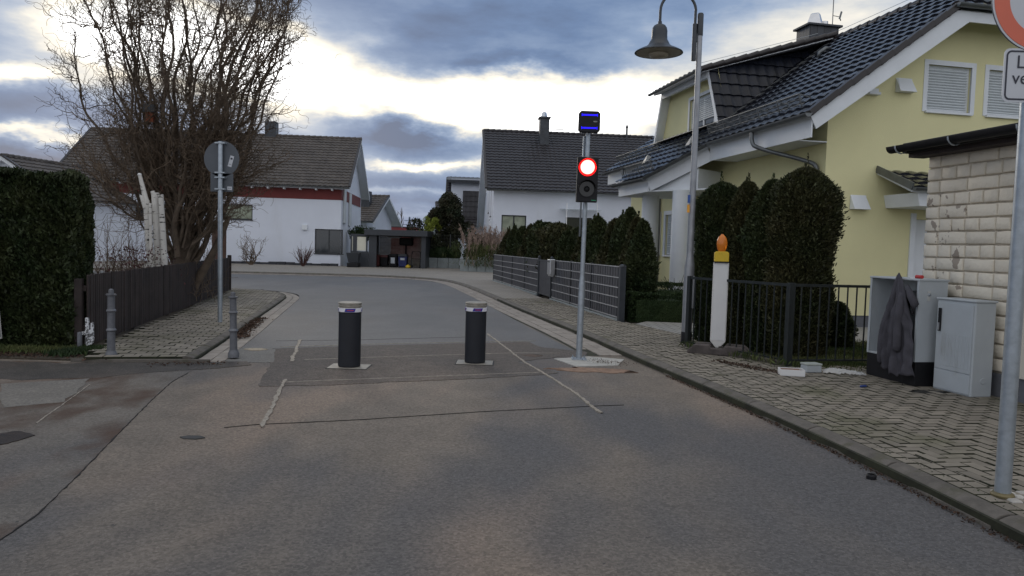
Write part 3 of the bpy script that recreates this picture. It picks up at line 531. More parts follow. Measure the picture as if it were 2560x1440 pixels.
# distant land
mb=MB(); rng=np.random.default_rng(3); xs=np.linspace(-300,260,60); prof=[6+3.2*math.exp(-((x+75)/38)**2)*1.9+1.5*math.sin(x*.03)+rng.normal(0,.25) for x in xs]
mb.add([(x,620,-1) for x in xs]+[(x,640+40,h+1) for x,h in zip(xs,prof)]+[(x,900,-1) for x in xs],[(i,i+1,i+61,i+60) for i in range(59)]+[(i+60,i+61,i+121,i+120) for i in range(59)]); o=mb.build('hill',M['hill'],smooth=True); struct(o)
mb=MB(); mb.add([(-150,210,-.02),(150,210,-.02),(150,330,4.6),(-150,330,4.6)],[(0,1,2,3)]); struct(mb.build('far_field',M['field']))
#@@OBJECTS
# ================================================================== STREET FURNITURE
# --- retractable bollards
def rbollard(x,y,label):
    t=thing('retractable_bollard',label,'bollard',(x,y,.008),0,'retractable bollards across the road')
    r=.137; MB().lathe([(r-.012,0),(r-.004,.02),(r-.004,.03),(r-.004,.655),(r,.657),(r,.665)],n=40).build('body',M['bodyblack'],t,True,auto=35)
    MB().lathe([(r-.004,.665),(r+.001,.667),(r+.001,.712),(r-.004,.714)],n=40).build('reflective_band',M['bandwhite'],t,True,auto=35)
    MB().lathe([(r-.008,.714),(r-.008,.728),(r-.002,.728),(r+.002,.733),(r+.002,.744),(r-.004,.748),(r-.004,.753),(r+.002,.757),(r+.002,.772),(r-.008,.779),(.02,.781)],n=40).build('cap',M['castalu'],t,True,auto=30)
    band=[o for o in t.children if o.name.startswith('reflective')][0]
    def arc(a0,a1,z0,z1,sk,rad,name,m):
        mb=MB(); k=10; vs=[]
        for j in range(k+1):
            for z in (z0,z1):
                a=a0+(a1-a0)*j/k+(sk if z==z1 else 0); vs.append((rad*math.cos(a),rad*math.sin(a),z))
        mb.add(vs,[(2*j,2*j+2,2*j+3,2*j+1) for j in range(k)]); return mb.build(name,m,band)
    for c in (-1.38,-3.1,.35,2.1):
        arc(c-.47,c+.40,.670,.709,.10,r+.0035,'blue_field',M['bandblue'])
        arc(c-.26,c+.30,.684,.694,.03,r+.005,'red_lettering',M['bandred'])
    MB().box(-.23,.23,-.17,.17,-.004,.006).build('base_plate',M['castalu'],t,bevel=.003)
    MB().box(-.245,.245,-.185,.185,-.006,.001).build('plate_joint',M['black'],t)
rbollard(*G(873,918),'black retractable bollard with pale metal lid standing in the left half of the road')
rbollard(*G(1187,908),'black retractable bollard with pale lid, the one nearer the traffic light')
# --- small grey ornamental bollards
def obollard(x,y,label,h=.84,tilt=0):
    t=thing('ornamental_bollard',label,'bollard',(x,y,.02),0,'grey ring bollards at the left pavement'); t.rotation_euler=(0,tilt,0); q=h/.84
    MB().lathe([(.068,0),(.068,.05),(.06,.07),(.052,.085),(.048,.10)],n=24).build('foot',M['bollardgrey'],t,True,auto=35)
    prof=[(.046,.10),(.044,.32),(.044,.325),(.056,.335),(.058,.345),(.046,.365),(.042,.37),(.042,.56),(.054,.568),(.056,.578),(.045,.598),(.041,.60),(.040,.755)]
    MB().lathe([(r,z*q) for r,z in prof],n=24).build('shaft',M['bollardgrey'],t,True,auto=35)
    MB().lathe([(.040,.755*q),(.058,.763*q),(.060,.778*q),(.030,.785*q),(.030,.80*q),(.027,.83*q),(.012,.842*q)],n=24).build('cap',M['bollardgrey'],t,True,auto=35)
obollard(*G(278,900),'dark grey ring bollard beside the hedge and brown fence')
obollard(*G(584,897),'lighter grey ring bollard in the gutter beside the sign pole',.82,-R(1))
# --- traffic light
x,y=G(1447,900); t=thing('traffic_light','slim galvanised traffic light showing red, with a black sensor box on top','traffic light',(x,y,.012)); t.rotation_euler=(0,R(.4),0)
MB().box(-.10,.10,-.10,.10,.0,.012).build('base_plate',M['galv'],t,bevel=.002)
for a,b in ((-1,-1),(1,-1),(1,1),(-1,1)): MB().lathe([(.011,.012),(.011,.03),(.007,.032),(.007,.045)],(a*.078,b*.078,0),8).build('bolt',M['galv'],t)
zt=lambda py: ZA(1460,py,y)-.012
MB().lathe([(.042,.012),(.042,zt(715)),(.033,zt(695)),(.031,zt(690))],n=20).build('lower_pole',M['galv'],t,True,auto=35)
MB().lathe([(.030,zt(692)),(.030,zt(334))],n=20).build('upper_pole',M['galv'],t,True,auto=35)
z0,z1=zt(507),zt(396); hw=.138
h=MB().box(-hw,hw,-.17,-.075,z0,z1).build('signal_head',M['black'],t,bevel=.008)
zc1=zt(421); zc2=zt(475); cx=-.005
MB().discY((cx,-.182,zc1),.117,.02,36,.098).build('lens_outer_ring',M['redlamp'],h); MB().discY((cx,-.178,zc1),.0995,.01,36).build('red_lens',M['redlamp'],h)  # glowing outer ring draws the red halo round the lit lens
MB().discY((cx,-.184,zc1),.092,.012,36).build('glowing_lens',M['hotlamp'],h)
MB().discY((cx,-.180,zc2),.108,.012,36,.098).build('lens_outer_ring',M['black'],h); MB().discY((cx,-.176,zc2),.099,.01,36).build('dark_lens',M['lens'],h)
o=MB().lathe([(.04,0),(.034,.012),(.018,.022),(.004,.026)],n=20).build('lens_knob',M['black'],h,True); o.location=(cx,-.176,zc2); o.rotation_euler=(R(90),0,0)
for zc in (zc1,zc2):
    mb=MB(); k=16; vs=[]
    for j in range(k+1):
        a=math.pi*(j/k)*.94+.09
        for rr_ in (.112,.116):
            for d in (-.17,-.17-.10*abs(math.sin(a))**.5-.01): vs.append((cx+rr_*math.cos(a),d,zc+rr_*math.sin(a)))
    for j in range(k):
        o_=4*j; mb.f+=[(o_,o_+4,o_+5,o_+1),(o_+2,o_+3,o_+7,o_+6),(o_+1,o_+5,o_+7,o_+3)]
    mb.v=vs; mb.build('visor',M['black'],h)
MB().box(.06,.125,-.1715,-.1705,z0+.022,z0+.03).build('green_mark',M['greenmark'],h)
MB().beam((0,-.08,z1-.02),(0,0,z1+.03),.03,.02).build('bracket',M['galv'],t)
MB().beam((0,-.01,z0-.01),(0,-.01,z0-.11),.07,.075).build('bracket',M['black'],t)
MB().tube([(-.055,.03,z0-.45),(-.052,.03,zt(340))],.012,8).build('cable_pipe',M['galv'],t,True)
z2,z3=zt(334),zt(281)
mb=MB(); c=.03; w2=.142; mb.prismY([(-w2+c,z2),(w2-c,z2),(w2,z2+c),(w2,z3-c),(w2-c,z3),(-w2+c,z3),(-w2,z3-c),(-w2,z2+c)],-.13,-.04); s_=mb.build('sensor_box',M['black'],t,bevel=.01)
for zz in (z3-.055,z2+.055): MB().box(-.095,.095,-.1345,-.132,zz-.009,zz+.009).box(-.105,-.098,-.1345,-.132,zz-.017,zz+.017).box(.098,.105,-.1345,-.132,zz-.017,zz+.017).build('blue_light_bar',M['bluelamp'],s_)
textmesh('TESO',.022,'lettering',M['white'],s_,(.075,-.132,(z2+z3)/2),(R(90),0,0),.0005)
for k in (-1,0): MB().tube([(-.05+k*.03,-.08,z2+.01),(-.055+k*.03,-.08,z2-.02),(-.04+k*.03,-.08,z2-.03),(-.03+k*.03,-.08,z2-.005)],.002,5).build('cable_loop',M['black'],s_)
# --- street lamp
bx,by=G(1715,858,.088); t=thing('street_lamp','tall grey street lamp with curved arm and bell shaped shade','street lamp',(bx,by,.088)); t.rotation_euler=(0,R(.15),0)
zl=lambda px,py: ZA(px,py,by)-.088
MB().lathe([(.085,0),(.085,.17),(.079,.18)],n=24).build('pole_foot',M['black'],t,True,auto=35)
MB().lathe([(.078,.17),(.078,zl(1727,668)),(.074,zl(1728,660)),(.056,zl(1729,640)),(.052,zl(1729,632))],n=24).build('lower_pole',M['lampgrey'],t,True,auto=40)
zt_=zl(1750,90); MB().lathe([(.052,zl(1729,634)),(.042,zl(1745,250)),(.040,zt_)],n=20).build('upper_pole',M['lampgrey'],t,True,auto=40)
MB().box(-.012,.07,-.082,-.077,.55,1.05).build('service_hatch',M['lampgrey'],t,bevel=.002)
ztop=zl(1750,33)
MB().lathe([(.043,zt_),(.046,zt_+.01),(.046,ztop-.02),(.035,ztop)],n=20).build('pole_sleeve',M['anthracite'],t,True,auto=40)
ax=XA(1737,90,by)-XA(1750,90,by); 
arm=[(ax,0,zl(1736,150)),(ax,0,zl(1738,60)),(ax,0,zl(1740,30))]; cxm=(XA(1739,30,by)+XA(1649,60,by))/2-XA(1750,60,by); rad=(XA(1739,30,by)-XA(1649,60,by))/2
zc=zl(1740,30); arm+=[(cxm+rad*math.cos(a),0,zc+rad*1.05*math.sin(a)) for a in np.linspace(.1,math.pi,16)]+[(cxm-rad,0,zl(1648,58))]
MB().tube(arm,.021,12).build('arm',M['anthracite'],t,True,auto=40)
MB().lathe([(.036,zl(1736,152)),(.036,zl(1738,60))],(ax,0,0),14).build('arm_sleeve',M['anthracite'],t,True,auto=40); MB().beam((ax,0,zl(1740,95)),(.0,0,zl(1740,95)),.05,.12).build('clamp',M['anthracite'],t,bevel=.004)
lx=cxm-rad; zb=zl(1645,133); sh=MB().lathe([(.365,0),(.36,.012),(.30,.045),(.21,.085),(.165,.12),(.14,.17),(.122,.20),(.120,.245),(.118,.26),(.118,.33),(.108,.375),(.085,.41),(.05,.43),(.03,.435),(.03,.47),(.024,.475)],(lx,0,zb),40).build('lamp_shade',M['anthracite'],t,True,auto=30)
MB().lathe([(.345,.001),(.30,-.004),(.14,-.004)],(lx,0,zb),40).build('reflector',mat('lamp_reflector',(.30,.27,.21),.45),sh,True,auto=30)
MB().lathe([(.15,-.004),(.14,-.04),(.10,-.065),(.03,-.078)],(lx,0,zb),32).build('glass_bowl',mat('lamp_bowl',(.35,.31,.24),.3),sh,True)
for (p0,p1,mm,nm_,xx) in ((488,508,'bluesticker','blue_tag',-.075),(512,532,'orangesticker','orange_tag',-.078)):
    MB().box(xx-.012,xx+.028,-.06,-.052,zl(1722,p1),zl(1722,p0)).build(nm_,M[mm],t,bevel=.003)
MB().tube([(-.05,0,zl(1722,640)),(-.05,0,zl(1725,480))],.006,6).build('cable',M['galv'],t)
# --- warning beacon
x,y=G(1793,884,.088); t=thing('warning_beacon','white traffic beacon board with amber lamp on a rubber foot plate','warning beacon',(x,y,.088)); zz=lambda p:ZA(1790,p,y)-.088
cf=MB(); L0,L1,W_=-.42,.42,.20
def foot(mb):
    pr=[(-.42,0),(-.42,.035),(-.33,.10),(-.12,.105),(-.10,.07),(.06,.07),(.08,.105),(.33,.10),(.42,.035),(.42,0)]; pr=[(a_,b_*1.25) for a_,b_ in pr]; mb.prismY(pr,-.2,-.055); mb.prismY(pr,.055,.2)
    mb.prismY([(-.40,0),(-.40,.03),(-.30,.088),(-.10,.088),(-.07,.06),(.05,.06),(.07,.088),(.30,.088),(.40,.03),(.40,0)],-.055,.055)
foot(cf); o=cf.build('foot_plate',M['rubber'],t,bevel=.012); o.rotation_euler=(0,0,R(-22)); o.location=(.03,0,0)
MB().box(-.05,.05,-.04,.04,.07,.11).build('socket',M['rubber'],o,bevel=.006)
MB().lathe([(.02,.05),(.02,zz(868)+.02)],n=12).build('post',M['black'],t)
zb,zt2=zz(868),zz(656); w2=.105
mb=MB(); mb.prismY([(-.025,zb-.01),(.02,zb-.01),(w2,zb+.085),(w2,zt2),(-w2,zt2),(-w2,zb+.085)],-.032,.032); o=mb.build('board',M['board'],t,bevel=.012); o.rotation_euler=(0,0,R(-12))
MB().box(-w2+.014,w2-.014,-.0365,-.0325,zb+.10,zt2-.02).build('white_face',mat('white_face',(.66,.66,.66),.6,var=.04),o,bevel=.003)
mb=MB(); mb.prismY([(-.098,zt2+.012),(.098,zt2+.012),(.098,zt2+.135),(.07,zt2+.155),(-.07,zt2+.155),(-.098,zt2+.135)],-.055,.055); o=mb.build('battery_box',M['yellowplastic'],t,bevel=.008); o.rotation_euler=(0,0,R(-12))
MB().box(-.1,.1,-.057,.057,zt2-.002,zt2+.014).build('box_seal',M['black'],o)
for dx in (-.03,.0): MB().lathe([(.005,0),(.005,.003)],n=8).build('screw',M['black'],o,loc=(dx,-.056,zt2+.12))
MB().lathe([(.045,.155),(.05,.165),(.066,.20),(.074,.26),(.070,.31),(.052,.355),(.028,.378),(.018,.385),(.018,.395),(.006,.398)],(0,0,zt2),28,1,.75).build('amber_lens',M['amber'],t,True)
MB().lathe([(.03,.16),(.03,.25),(.012,.27)],(0,0,zt2),12).build('lamp_core',M['orangesticker'],t,True)
# --- sign seen from behind (left pavement)
x,y=G(550,805,.068); t=thing('traffic_sign','round and square traffic sign seen from behind on a galvanised pole','traffic sign',(x,y,.068)); t.rotation_euler=(0,-R(.25),0); za=lambda p:ZA(557,p,y)-.068
MB().lathe([(.038,0),(.038,za(356)),(.036,za(354))],n=16).build('pole',M['galv'],t,True,auto=35)
MB().discY((0,.05,za(396)),.302,.004,48).build('round_plate',M['signback'],t); MB().discY((0,.055,za(396)),.30,.003,48).build('round_face',M['signwhite'],t)
MB().box(-.19,.20,.05,.054,za(479),za(433)).build('square_plate',M['signback'],t,bevel=.001); MB().box(-.188,.198,.055,.058,za(478),za(434)).build('square_face',M['signwhite'],t)
for p in (358,432,444,473): MB().box(-.085,.085,-.043,-.030,za(p)-.012,za(p)+.012).box(-.085,-.06,-.04,.05,za(p)-.012,za(p)+.012).box(.06,.085,-.04,.05,za(p)-.012,za(p)+.012).build('clamp',M['galv'],t,bevel=.002)
o=MB().box(-.032,.032,.0455,.0495,-.095,.095).build('sticker',M['signwhite'],t); o.location=(.16,0,za(402)); o.rotation_euler=(0,R(15),0)
MB().box(-.018,.018,.044,.0455,.03,.06).build('dark_print',M['signblack'],o); textmesh('SLN',.026,'lettering',M['signblack'],o,(0,.0452,-.055),(R(90),0,0),.0004)
o=MB().box(-.04,.04,.0455,.0495,-.03,.03).build('sticker',M['signwhite'],t); o.location=(.14,0,za(470)); textmesh('SLN',.032,'lettering',M['signblack'],o,(0,.0452,0),(R(90),0,0),.0004)
# --- no-vehicles sign at the right edge
x,y=G(2506,1240,.088); t=thing('traffic_sign','red ringed round sign above a white panel on a thick pole at the right edge','traffic sign',(x,y,.088)); zr=lambda p:ZA(2560,p,y)-.088
MB().lathe([(.044,0),(.044,3.35)],n=24).build('pole',M['galv'],t,True,auto=35)
MB().lathe([(.062,0),(.064,.012),(.058,.02),(.046,.026)],n=24).build('pole_collar',mat('brass_collar',(.17,.14,.07),.5,.3),t,True,auto=35)
sy0=-.062; sxc=XA(2612,10,y+sy0)-x
a=MB().discY((sxc,sy0,zr(6)),.306,.004,64).build('round_plate',M['signback'],t); MB().discY((sxc,sy0-.0035,zr(6)),.303,.003,64).build('white_face',M['signwhite'],a)
MB().discY((sxc,sy0-.006,zr(6)),.292,.0025,64,.205).build('red_ring',M['signred'],a)
def rrect(x0,x1,z0,z1,r,k=6):
    return [(cx_+r*math.cos(a_),cz_+r*math.sin(a_)) for cx_,cz_,s0 in ((x1-r,z1-r,0),(x0+r,z1-r,90),(x0+r,z0+r,180),(x1-r,z0+r,270)) for a_ in np.radians(np.linspace(s0,s0+90,k))]
px0=XA(2507,200,y+sy0)-x; px1=px0+.60; pz0,pz1=zr(262),zr(129)
a=MB().prismY(rrect(px0,px1,pz0,pz1,.035),sy0,sy0+.004).build('text_panel',M['signwhite'],t)
ro,ri=rrect(px0+.012,px1-.012,pz0+.012,pz1-.012,.03),rrect(px0+.022,px1-.022,pz0+.022,pz1-.022,.022); k=len(ro); MB().add([(p[0],sy0-.0015,p[1]) for p in ro+ri],[(i,i+k,(i+1)%k+k,(i+1)%k) for i in range(k)]).build('black_border',M['signblack'],a)
xl=XA(2540,165,y+sy0)-x
textmesh('Liefer-',.105,'lettering',M['signblack'],a,(xl,sy0-.002,zr(164)),(R(90),0,0),.0006,'LEFT'); textmesh('verkehr',.105,'lettering',M['signblack'],a,(xl-.02,sy0-.002,zr(203)),(R(90),0,0),.0006,'LEFT'); textmesh('frei',.085,'lettering',M['signblack'],a,((px0+px1)/2+.03,sy0-.002,zr(240)),(R(90),0,0),.0006)
for p in (-90,60,150,240): MB().box(-.06,.10,-.058,.052,zr(p)-.012,zr(p)+.012).build('clamp',M['galv'],t,bevel=.002)
# --- edge of a white sign board at the far left
x,y,_=AT(-22,840,9.35); t=thing('white_sign_board','white board with grey frame leaning at the left edge before the hedge','sign board',(x,y,.02)); 
mb=MB(); mb.prismY([(-.5,.0),(.13,.13),(.055,1.02),(-.5,1.06)],-.02,.02); o=mb.build('panel',M['board'],t,bevel=.004); MB().beam((.118,-.022,.15),(.05,-.022,1.0),.03,.012,(0,1,0)).build('frame_edge',M['galv'],o); MB().box(-.42,-.36,-.02,.02,-.05,.2).build('post',M['galv'],t)
# --- stub post and mottled board near the hedge
x,y,_=AT(199,860,9.35); o=MB().lathe([(.028,0),(.028,.22),(.022,.24),(.008,.245)],(0,0,0),14).build('stub_post',M['bollardgrey'],None,True,loc=(x,y,.01),auto=40); o.scale=(1,1,1.05); tag(o,'short grey stub post with rounded top in front of the hedge','post')
x,y,z=AT(224,866,9.45); t=thing('mottled_marker','black and white mottled paper wrapped marker by the end of the brown fence','marker',(x,y,z))
MB().prismY([(-.055,.03),(-.02,.0),(.01,.03),(.02,.02),(.045,.05),(.055,.11),(.05,.16),(.05,.315),(.022,.305),(.018,.23),(-.005,.21),(-.012,.37),(-.05,.37),(-.05,.2)],-.012,.012).build('strip',M['speckle'],t)
o=MB().box(-.06,.035,-.03,-.014,.155,.205).build('tape_knot',M['speckle'],t,bevel=.01); o.rotation_euler=(0,R(-12),0)
# --- black rubber cap by the kerb, cobbles by the pole
x,y=G(2178,1197); tag(MB().lathe([(.032,0),(.034,.02),(.028,.03),(.022,.03),(.022,.012)],n=20).build('rubber_cap',M['black'],None,True,loc=(x,y,.002),auto=30),'small black rubber ring lying on the asphalt by the kerb','cap')
mb=MB(); rc=np.random.default_rng(4); cx,cy=G(2533,1243,.09)
for i in range(4):
    for j in range(3): 
        q=rc.normal(0,.006,2); X=cx-.06+i*.075+q[0]; Y=cy-.09+j*.075+q[1]; paver(mb,[(X,Y),(X+.065,Y),(X+.065,Y+.065),(X,Y+.065)],.094,rc,.01)
struct(mb.build('cobbles',M['cobble']))
# ================================================================== FENCES
def V3(p,z): return (float(p[0]),float(p[1]),z)
# brown picket fence, left
A=np.array(G(218,875)); Bq=np.array([-7.95,20.75]); D=(Bq-A); Ln=np.hypot(*D); D/=Ln; ang=math.atan2(D[1],D[0])
t=thing('picket_fence','dark brown wooden picket fence along the left pavement','fence',(A[0],A[1],.03),ang); rf=np.random.default_rng(2)
n=int(Ln/.075); pk=[]
mb=MB()
for i in range(n):
    x0=i*.075; h=.95+rf.normal(0,.006); d=rf.normal(0,.003); mb.prismY([(x0+.004,.03),(x0+.066,.03),(x0+.066,h-.012),(x0+.05,h),(x0+.02,h),(x0+.004,h-.012)],-.012+d,.010+d)
o=mb.build('pickets',M['wood'],t,bevel=.003); o['kind']='stuff'
for z in (.22,.74): MB().box(0,Ln,.012,.05,z,z+.07).build('rail',M['wood'],t)
for i in range(6): MB().box(i*Ln/5-.045,i*Ln/5+.045,.05,.14,-.1,.9).build('post',M['wood'],t)
MB().box(Ln,Ln+.09,-.05,.05,-.05,1.02).build('end_post',M['wood'],t,bevel=.01)
x,y,_=AT(548,640,22.6); t2=thing('wooden_screen','tall reddish brown wooden screen panel behind the end of the picket fence','screen',(x,y,0))
for i in range(4): MB().box(-.22+i*.11,-.12+i*.11,-.02,.02,0,1.95).build('board',M['postwood'],t2,bevel=.004)
# mat fence
D=FR1-FR0; Ln=np.hypot(*D); D/=Ln; angF=math.atan2(D[1],D[0])
def sF(px):                            # distance along the fence line where it shows at column px
    u=(px-1280)/FPX; lo,hi=0.,Ln+1
    for _ in range(40):
        mid=(lo+hi)/2; p=FR0+D*mid; q=ray(px,680); 
        if p[0]/p[1]>q[0]/q[1]: lo=mid
        else: hi=mid
    return lo
slat=mat('slate_grey_slats',(.05,.052,.062),.5,var=.1,scale=3,island=.12)
def matpanel(name,s0,s1,posts,label,endpost=False):
    o0=FR0+D*s0; t=thing(name,label,'fence' if 'fence' in name else 'gate',(o0[0],o0[1],.10),angF); L_=s1-s0
    mb=MB(); n=int(L_/.17)
    for i in range(n): 
        x0=i*L_/n; mb.box(x0+.02,x0+L_/n-.02,-.004,.004,.06,1.06)
    mb.build('slats',slat,t)['kind']='stuff'; MB().box(.01,L_-.01,-.022,-.016,.05,1.05).build('backing_strip',M['darkgreen_metal'],t)
    mb=MB()
    for z in (.05,.25,.45,.65,.85,1.07): mb.box(0,L_,.008,.018,z-.010,z+.010)
    for i in range(int(L_/.124)): mb.box(i*.124-.002,i*.124+.003,-.010,-.004,.04,1.08)
    mb.build('wire_mat',mat('pale_wire',(.42,.42,.42),.5,.2),t)
    for s in posts: MB().box(s-s0-.02,s-s0+.02,-.035,.02,-.12,1.11).build('post',M['darkgreen_metal'],t,bevel=.003)
    MB().box(0,L_,-.06,.06,-.15,.015).build('kerb_board',M['concrete'],t,bevel=.005)
    if endpost:
        MB().box(-.13,-.02,-.06,.06,-.12,1.08).build('gate_post',M['anthracite'],t,bevel=.006); MB().lathe([(.085,0),(.06,.03),(.012,.045)],(-.075,0,1.08),4).build('post_cap',M['anthracite'],t)
    return t
S=[sF(p) for p in (1553,1479,1428,1381)]; matpanel('mat_fence',S[0],S[3],S,'grey slatted double wire fence panel run nearest the traffic light',True)
S2=[sF(p) for p in (1346,1312,1281,1256)]+[Ln]; matpanel('mat_fence',S2[0],S2[-1],S2,'grey slatted double wire fence run beyond the garden gate')
g0,g1=S[3]+.12,S2[0]-.12; o0=FR0+D*g0; t=thing('garden_gate','narrow anthracite garden gate with handle between the two slatted fences','gate',(o0[0],o0[1],.10),angF); gl_=g1-g0
for xx in (-.06,gl_): MB().box(xx,xx+.07,-.035,.035,-.12,1.14).build('gate_post',M['anthracite'],t,bevel=.004); MB().lathe([(.05,0),(.036,.02),(.008,.03)],(xx+.035,0,1.14),4).build('post_cap',M['anthracite'],t)
mb=MB(); mb.box(.03,gl_-.02,-.02,.02,.04,.08).box(.03,gl_-.02,-.02,.02,1.02,1.06).box(.03,.07,-.02,.02,.08,1.02).box(gl_-.06,gl_-.02,-.02,.02,.08,1.02); mb.build('gate_frame',M['anthracite'],t)
mb=MB(); 
for i in range(12): mb.box(.08+i*(gl_-.16)/12,.08+(i+.85)*(gl_-.16)/12,.004,.012,.08,1.02)
mb.build('slats',slat,t); mb=MB()
for z in (.25,.45,.65,.85): mb.box(.07,gl_-.06,-.008,.003,z-.006,z+.006)
mb.build('wires',M['galv'],t); MB().box(.10,.13,.02,.05,.80,.98).build('handle',M['steel'],t,bevel=.004)
o0=FR0+D*(S[3]-.25); t=thing('letterbox','stainless steel letterbox on the slatted fence beside the gate','letterbox',(o0[0],o0[1],.10),angF)
MB().box(-.18,.18,.03,.17,.68,1.10).build('box',M['steel'],t,bevel=.012); MB().tube([(-.17,.10,.66),(.17,.10,.66)],.035,12).build('newspaper_roll',M['steel'],t,True,auto=40); MB().box(-.14,.14,.17,.176,1.02,1.04).build('slot',M['black'],t)
# black bar fence
def barfence(P,Q,label,n0,zb=.09,h=1.05,name='bar_fence',gap=.118,endp=(1,1)):
    P=np.array(P);Q=np.array(Q);d=Q-P;l=np.hypot(*d);t=thing(name,label,'fence',(P[0],P[1],zb),math.atan2(d[1],d[0]))
    MB().box(0,l,-.018,.018,h-.035,h).build('top_rail',M['darkgreen_metal'],t); MB().box(0,l,-.015,.015,.06,.085).build('bottom_rail',M['darkgreen_metal'],t)
    k=int(l/gap)
    for i in range(1,k): MB().box(i*l/k-.007,i*l/k+.007,-.007,.007,.085,h-.035).build('bar',M['darkgreen_metal'],t)
    for e,xx in zip(endp,(0,l)):
        if e: MB().box(xx-.03,xx+.03,-.03,.03,-.1,h+.01).build('post',M['darkgreen_metal'],t,bevel=.004)
    return t
FBa2=FBa+(FBa-FBb)*.02; barfence(FBa2,FBb,'black metal bar fence in front of the tall conifers',9)
barfence(FBb+(FBc-FBb)*.03,FBb+(FBc-FBb)*.0+np.array([1.46,.3]),'black metal bar fence in front of the lawn beside the open cabinet',9,endp=(1,0),gap=.13)
a=np.array(AT(2222,715,10.3)[:2]); b=np.array(AT(2300,715,10.75)[:2]); barfence(a,b,'short piece of black bar fence behind the open cabinet',3,endp=(1,0))
tag(MB().beam((*FBa2,.085),(*FBb,.085),.07,.13).build('garden_edging',M['kerb'],bevel=.008),'low brown edging stone under the bar fence and conifers','edging')
# ================================================================== CABINETS
def lp(o,x,y): return o+EX*x+EY*y
c1=np.array(G(2285,966,.088)); c1h=ZA(2262,722,c1[1])-.088
t=thing('open_cabinet','open grey utility cabinet with black base and jacket hung over it','cabinet',(c1[0],c1[1],.088),th); W1=.36; L1_=.80; bh=.27; H1=1.17
MB().box(0,W1,0,L1_,0,bh).build('base',M['black'],t,bevel=.006)
s=.018; mb=MB().box(.0,W1,0,s,bh,H1).box(0,W1,L1_-s,L1_,bh,H1).box(W1-s,W1,s,L1_-s,bh,H1).box(0,W1-s,s,L1_-s,bh,bh+s); mb.build('housing',M['cabinet'],t,bevel=.003)
MB().box(-.015,W1+.01,-.01,L1_+.01,H1,H1+.022).build('lid',M['cabinet'],t,bevel=.006)
for ya,yb in ((0,.03),(L1_-.03,L1_)): MB().box(-.008,.0,ya,yb,bh,H1).build('door_frame',M['cabinet'],t)
o=MB().box(.10,W1-.02,.24,.255,bh+.03,H1-.12).build('mounting_plate',mat('grey_steel_plate',(.25,.27,.29),.5,.3),t); MB().box(.05,.10,.25,.35,.80,1.05).build('relay',M['black'],o,bevel=.004); MB().box(.06,.09,.36,.50,.45,.95).build('paper_sheet',M['paper'],t)
MB().box(.10,.14,-.004,-.001,H1-.22,H1-.11).build('lock_plate',mat('lock_sticker',(.55,.56,.55),.5),t); MB().lathe([(.018,0),(.018,.008),(.006,.014)],n=10).build('lock',M['galv'],t,loc=(.12,-.004,H1-.15)).rotation_euler=(R(90),0,0)
c2=np.array(G(2426,994,.088)); t=thing('utility_cabinet','closed grey utility cabinet with ribbed door against the cream wall','cabinet',(c2[0],c2[1],.088),th); H2=.98;W2=.25;L2=.52
MB().prism([(0,0),(W2,0),(W2,L2),(0,L2)],0,H2).build('housing',M['cabinet'],t,bevel=.012)
MB().box(-.012,W2+.01,-.012,L2+.012,H2,H2+.022).build('lid',M['cabinet'],t,bevel=.008)
mb=MB().box(-.010,-.001,.02,L2-.02,.235,H2-.03); 
for i in range(9): mb.box(-.015,-.010,.05+i*.045,.065+i*.045,.28,.62)
d_=mb.build('door',M['cabinet'],t,bevel=.002); MB().box(-.010,-.001,.02,L2-.02,.02,.222).build('lower_panel',M['cabinet'],t,bevel=.003)
MB().box(-.03,-.011,L2-.085,L2-.05,H2-.34,H2-.09).build('handle',M['black'],d_,bevel=.006); MB().box(-.033,-.03,L2-.078,L2-.057,H2-.33,H2-.25).build('lock',M['steel'],d_)
MB().lathe([(.035,0),(.035,.004),(.03,.006)],n=20).build('cover_disc',M['cabinet'],t,loc=(W2*.55,0,.17)).rotation_euler=(R(90),0,0)
# red object on the cabinet
q=lp(c1,.10,.12); o=thing('red_tape_roll','red and white tape reel lying on top of the open cabinet','tape',(q[0],q[1],.088+H1+.022),th); MB().tube([(0,-.03,.02),(0,.06,.02)],.02,12).build('reel',M['redplastic'],o,True,auto=40); MB().box(-.02,.02,.065,.13,0,.012).build('loose_end',M['white'],o)
# jacket: a draped sheet folded over the cabinet's near front corner
nu,nv=60,46; mb=MB(); vs=[]
for j in range(nv+1):
    v=j/nv; z=H1+.03-v*1.05; 
    for i in range(nu+1):
        u=i/nu*2-1; wv=.035+.205*min(1,v*1.5)**.75+.02*v; fold=math.sin(u*9+1.2*v)*.6+math.sin(u*19+3-3*v)*.35+math.sin(u*5-2+v*4)*.4+.22*math.sin(v*21+u*8)+.15*math.sin(v*37-u*13)
        sx=u*wv; depth=.035+.055*min(1,v*2.5)*fold*.6+.06*(1-u*u)*min(1,v*2); hem=0
        if v>.9: hem=.05*math.sin(u*3+1)+.03*math.sin(u*7)
        hem+= .10*max(0,u-.15)*v if u>0 else .02*v
        # local axes: sx along the view-facing diagonal of the corner, depth outward
        vs.append((-depth*1.1-.015+.02*math.sin(v*9+u*4)*v, .26-sx*.98-.05*v, z+hem*-0.6+(.05*(1-abs(u))*(1-v)**3)+.012*math.sin(u*23+v*5)*(v>.85)))
fs=[(j*(nu+1)+i,j*(nu+1)+i+1,(j+1)*(nu+1)+i+1,(j+1)*(nu+1)+i) for j in range(nv) for i in range(nu)]
mb.add(vs,fs); t=thing('jacket','dark grey jacket hanging from the corner of the open cabinet','jacket',(c1[0],c1[1],.088),th)
o=mb.build('body',M['cloth'],t,True); so_=o.modifiers.new('thick','SOLIDIFY'); so_.thickness=.012
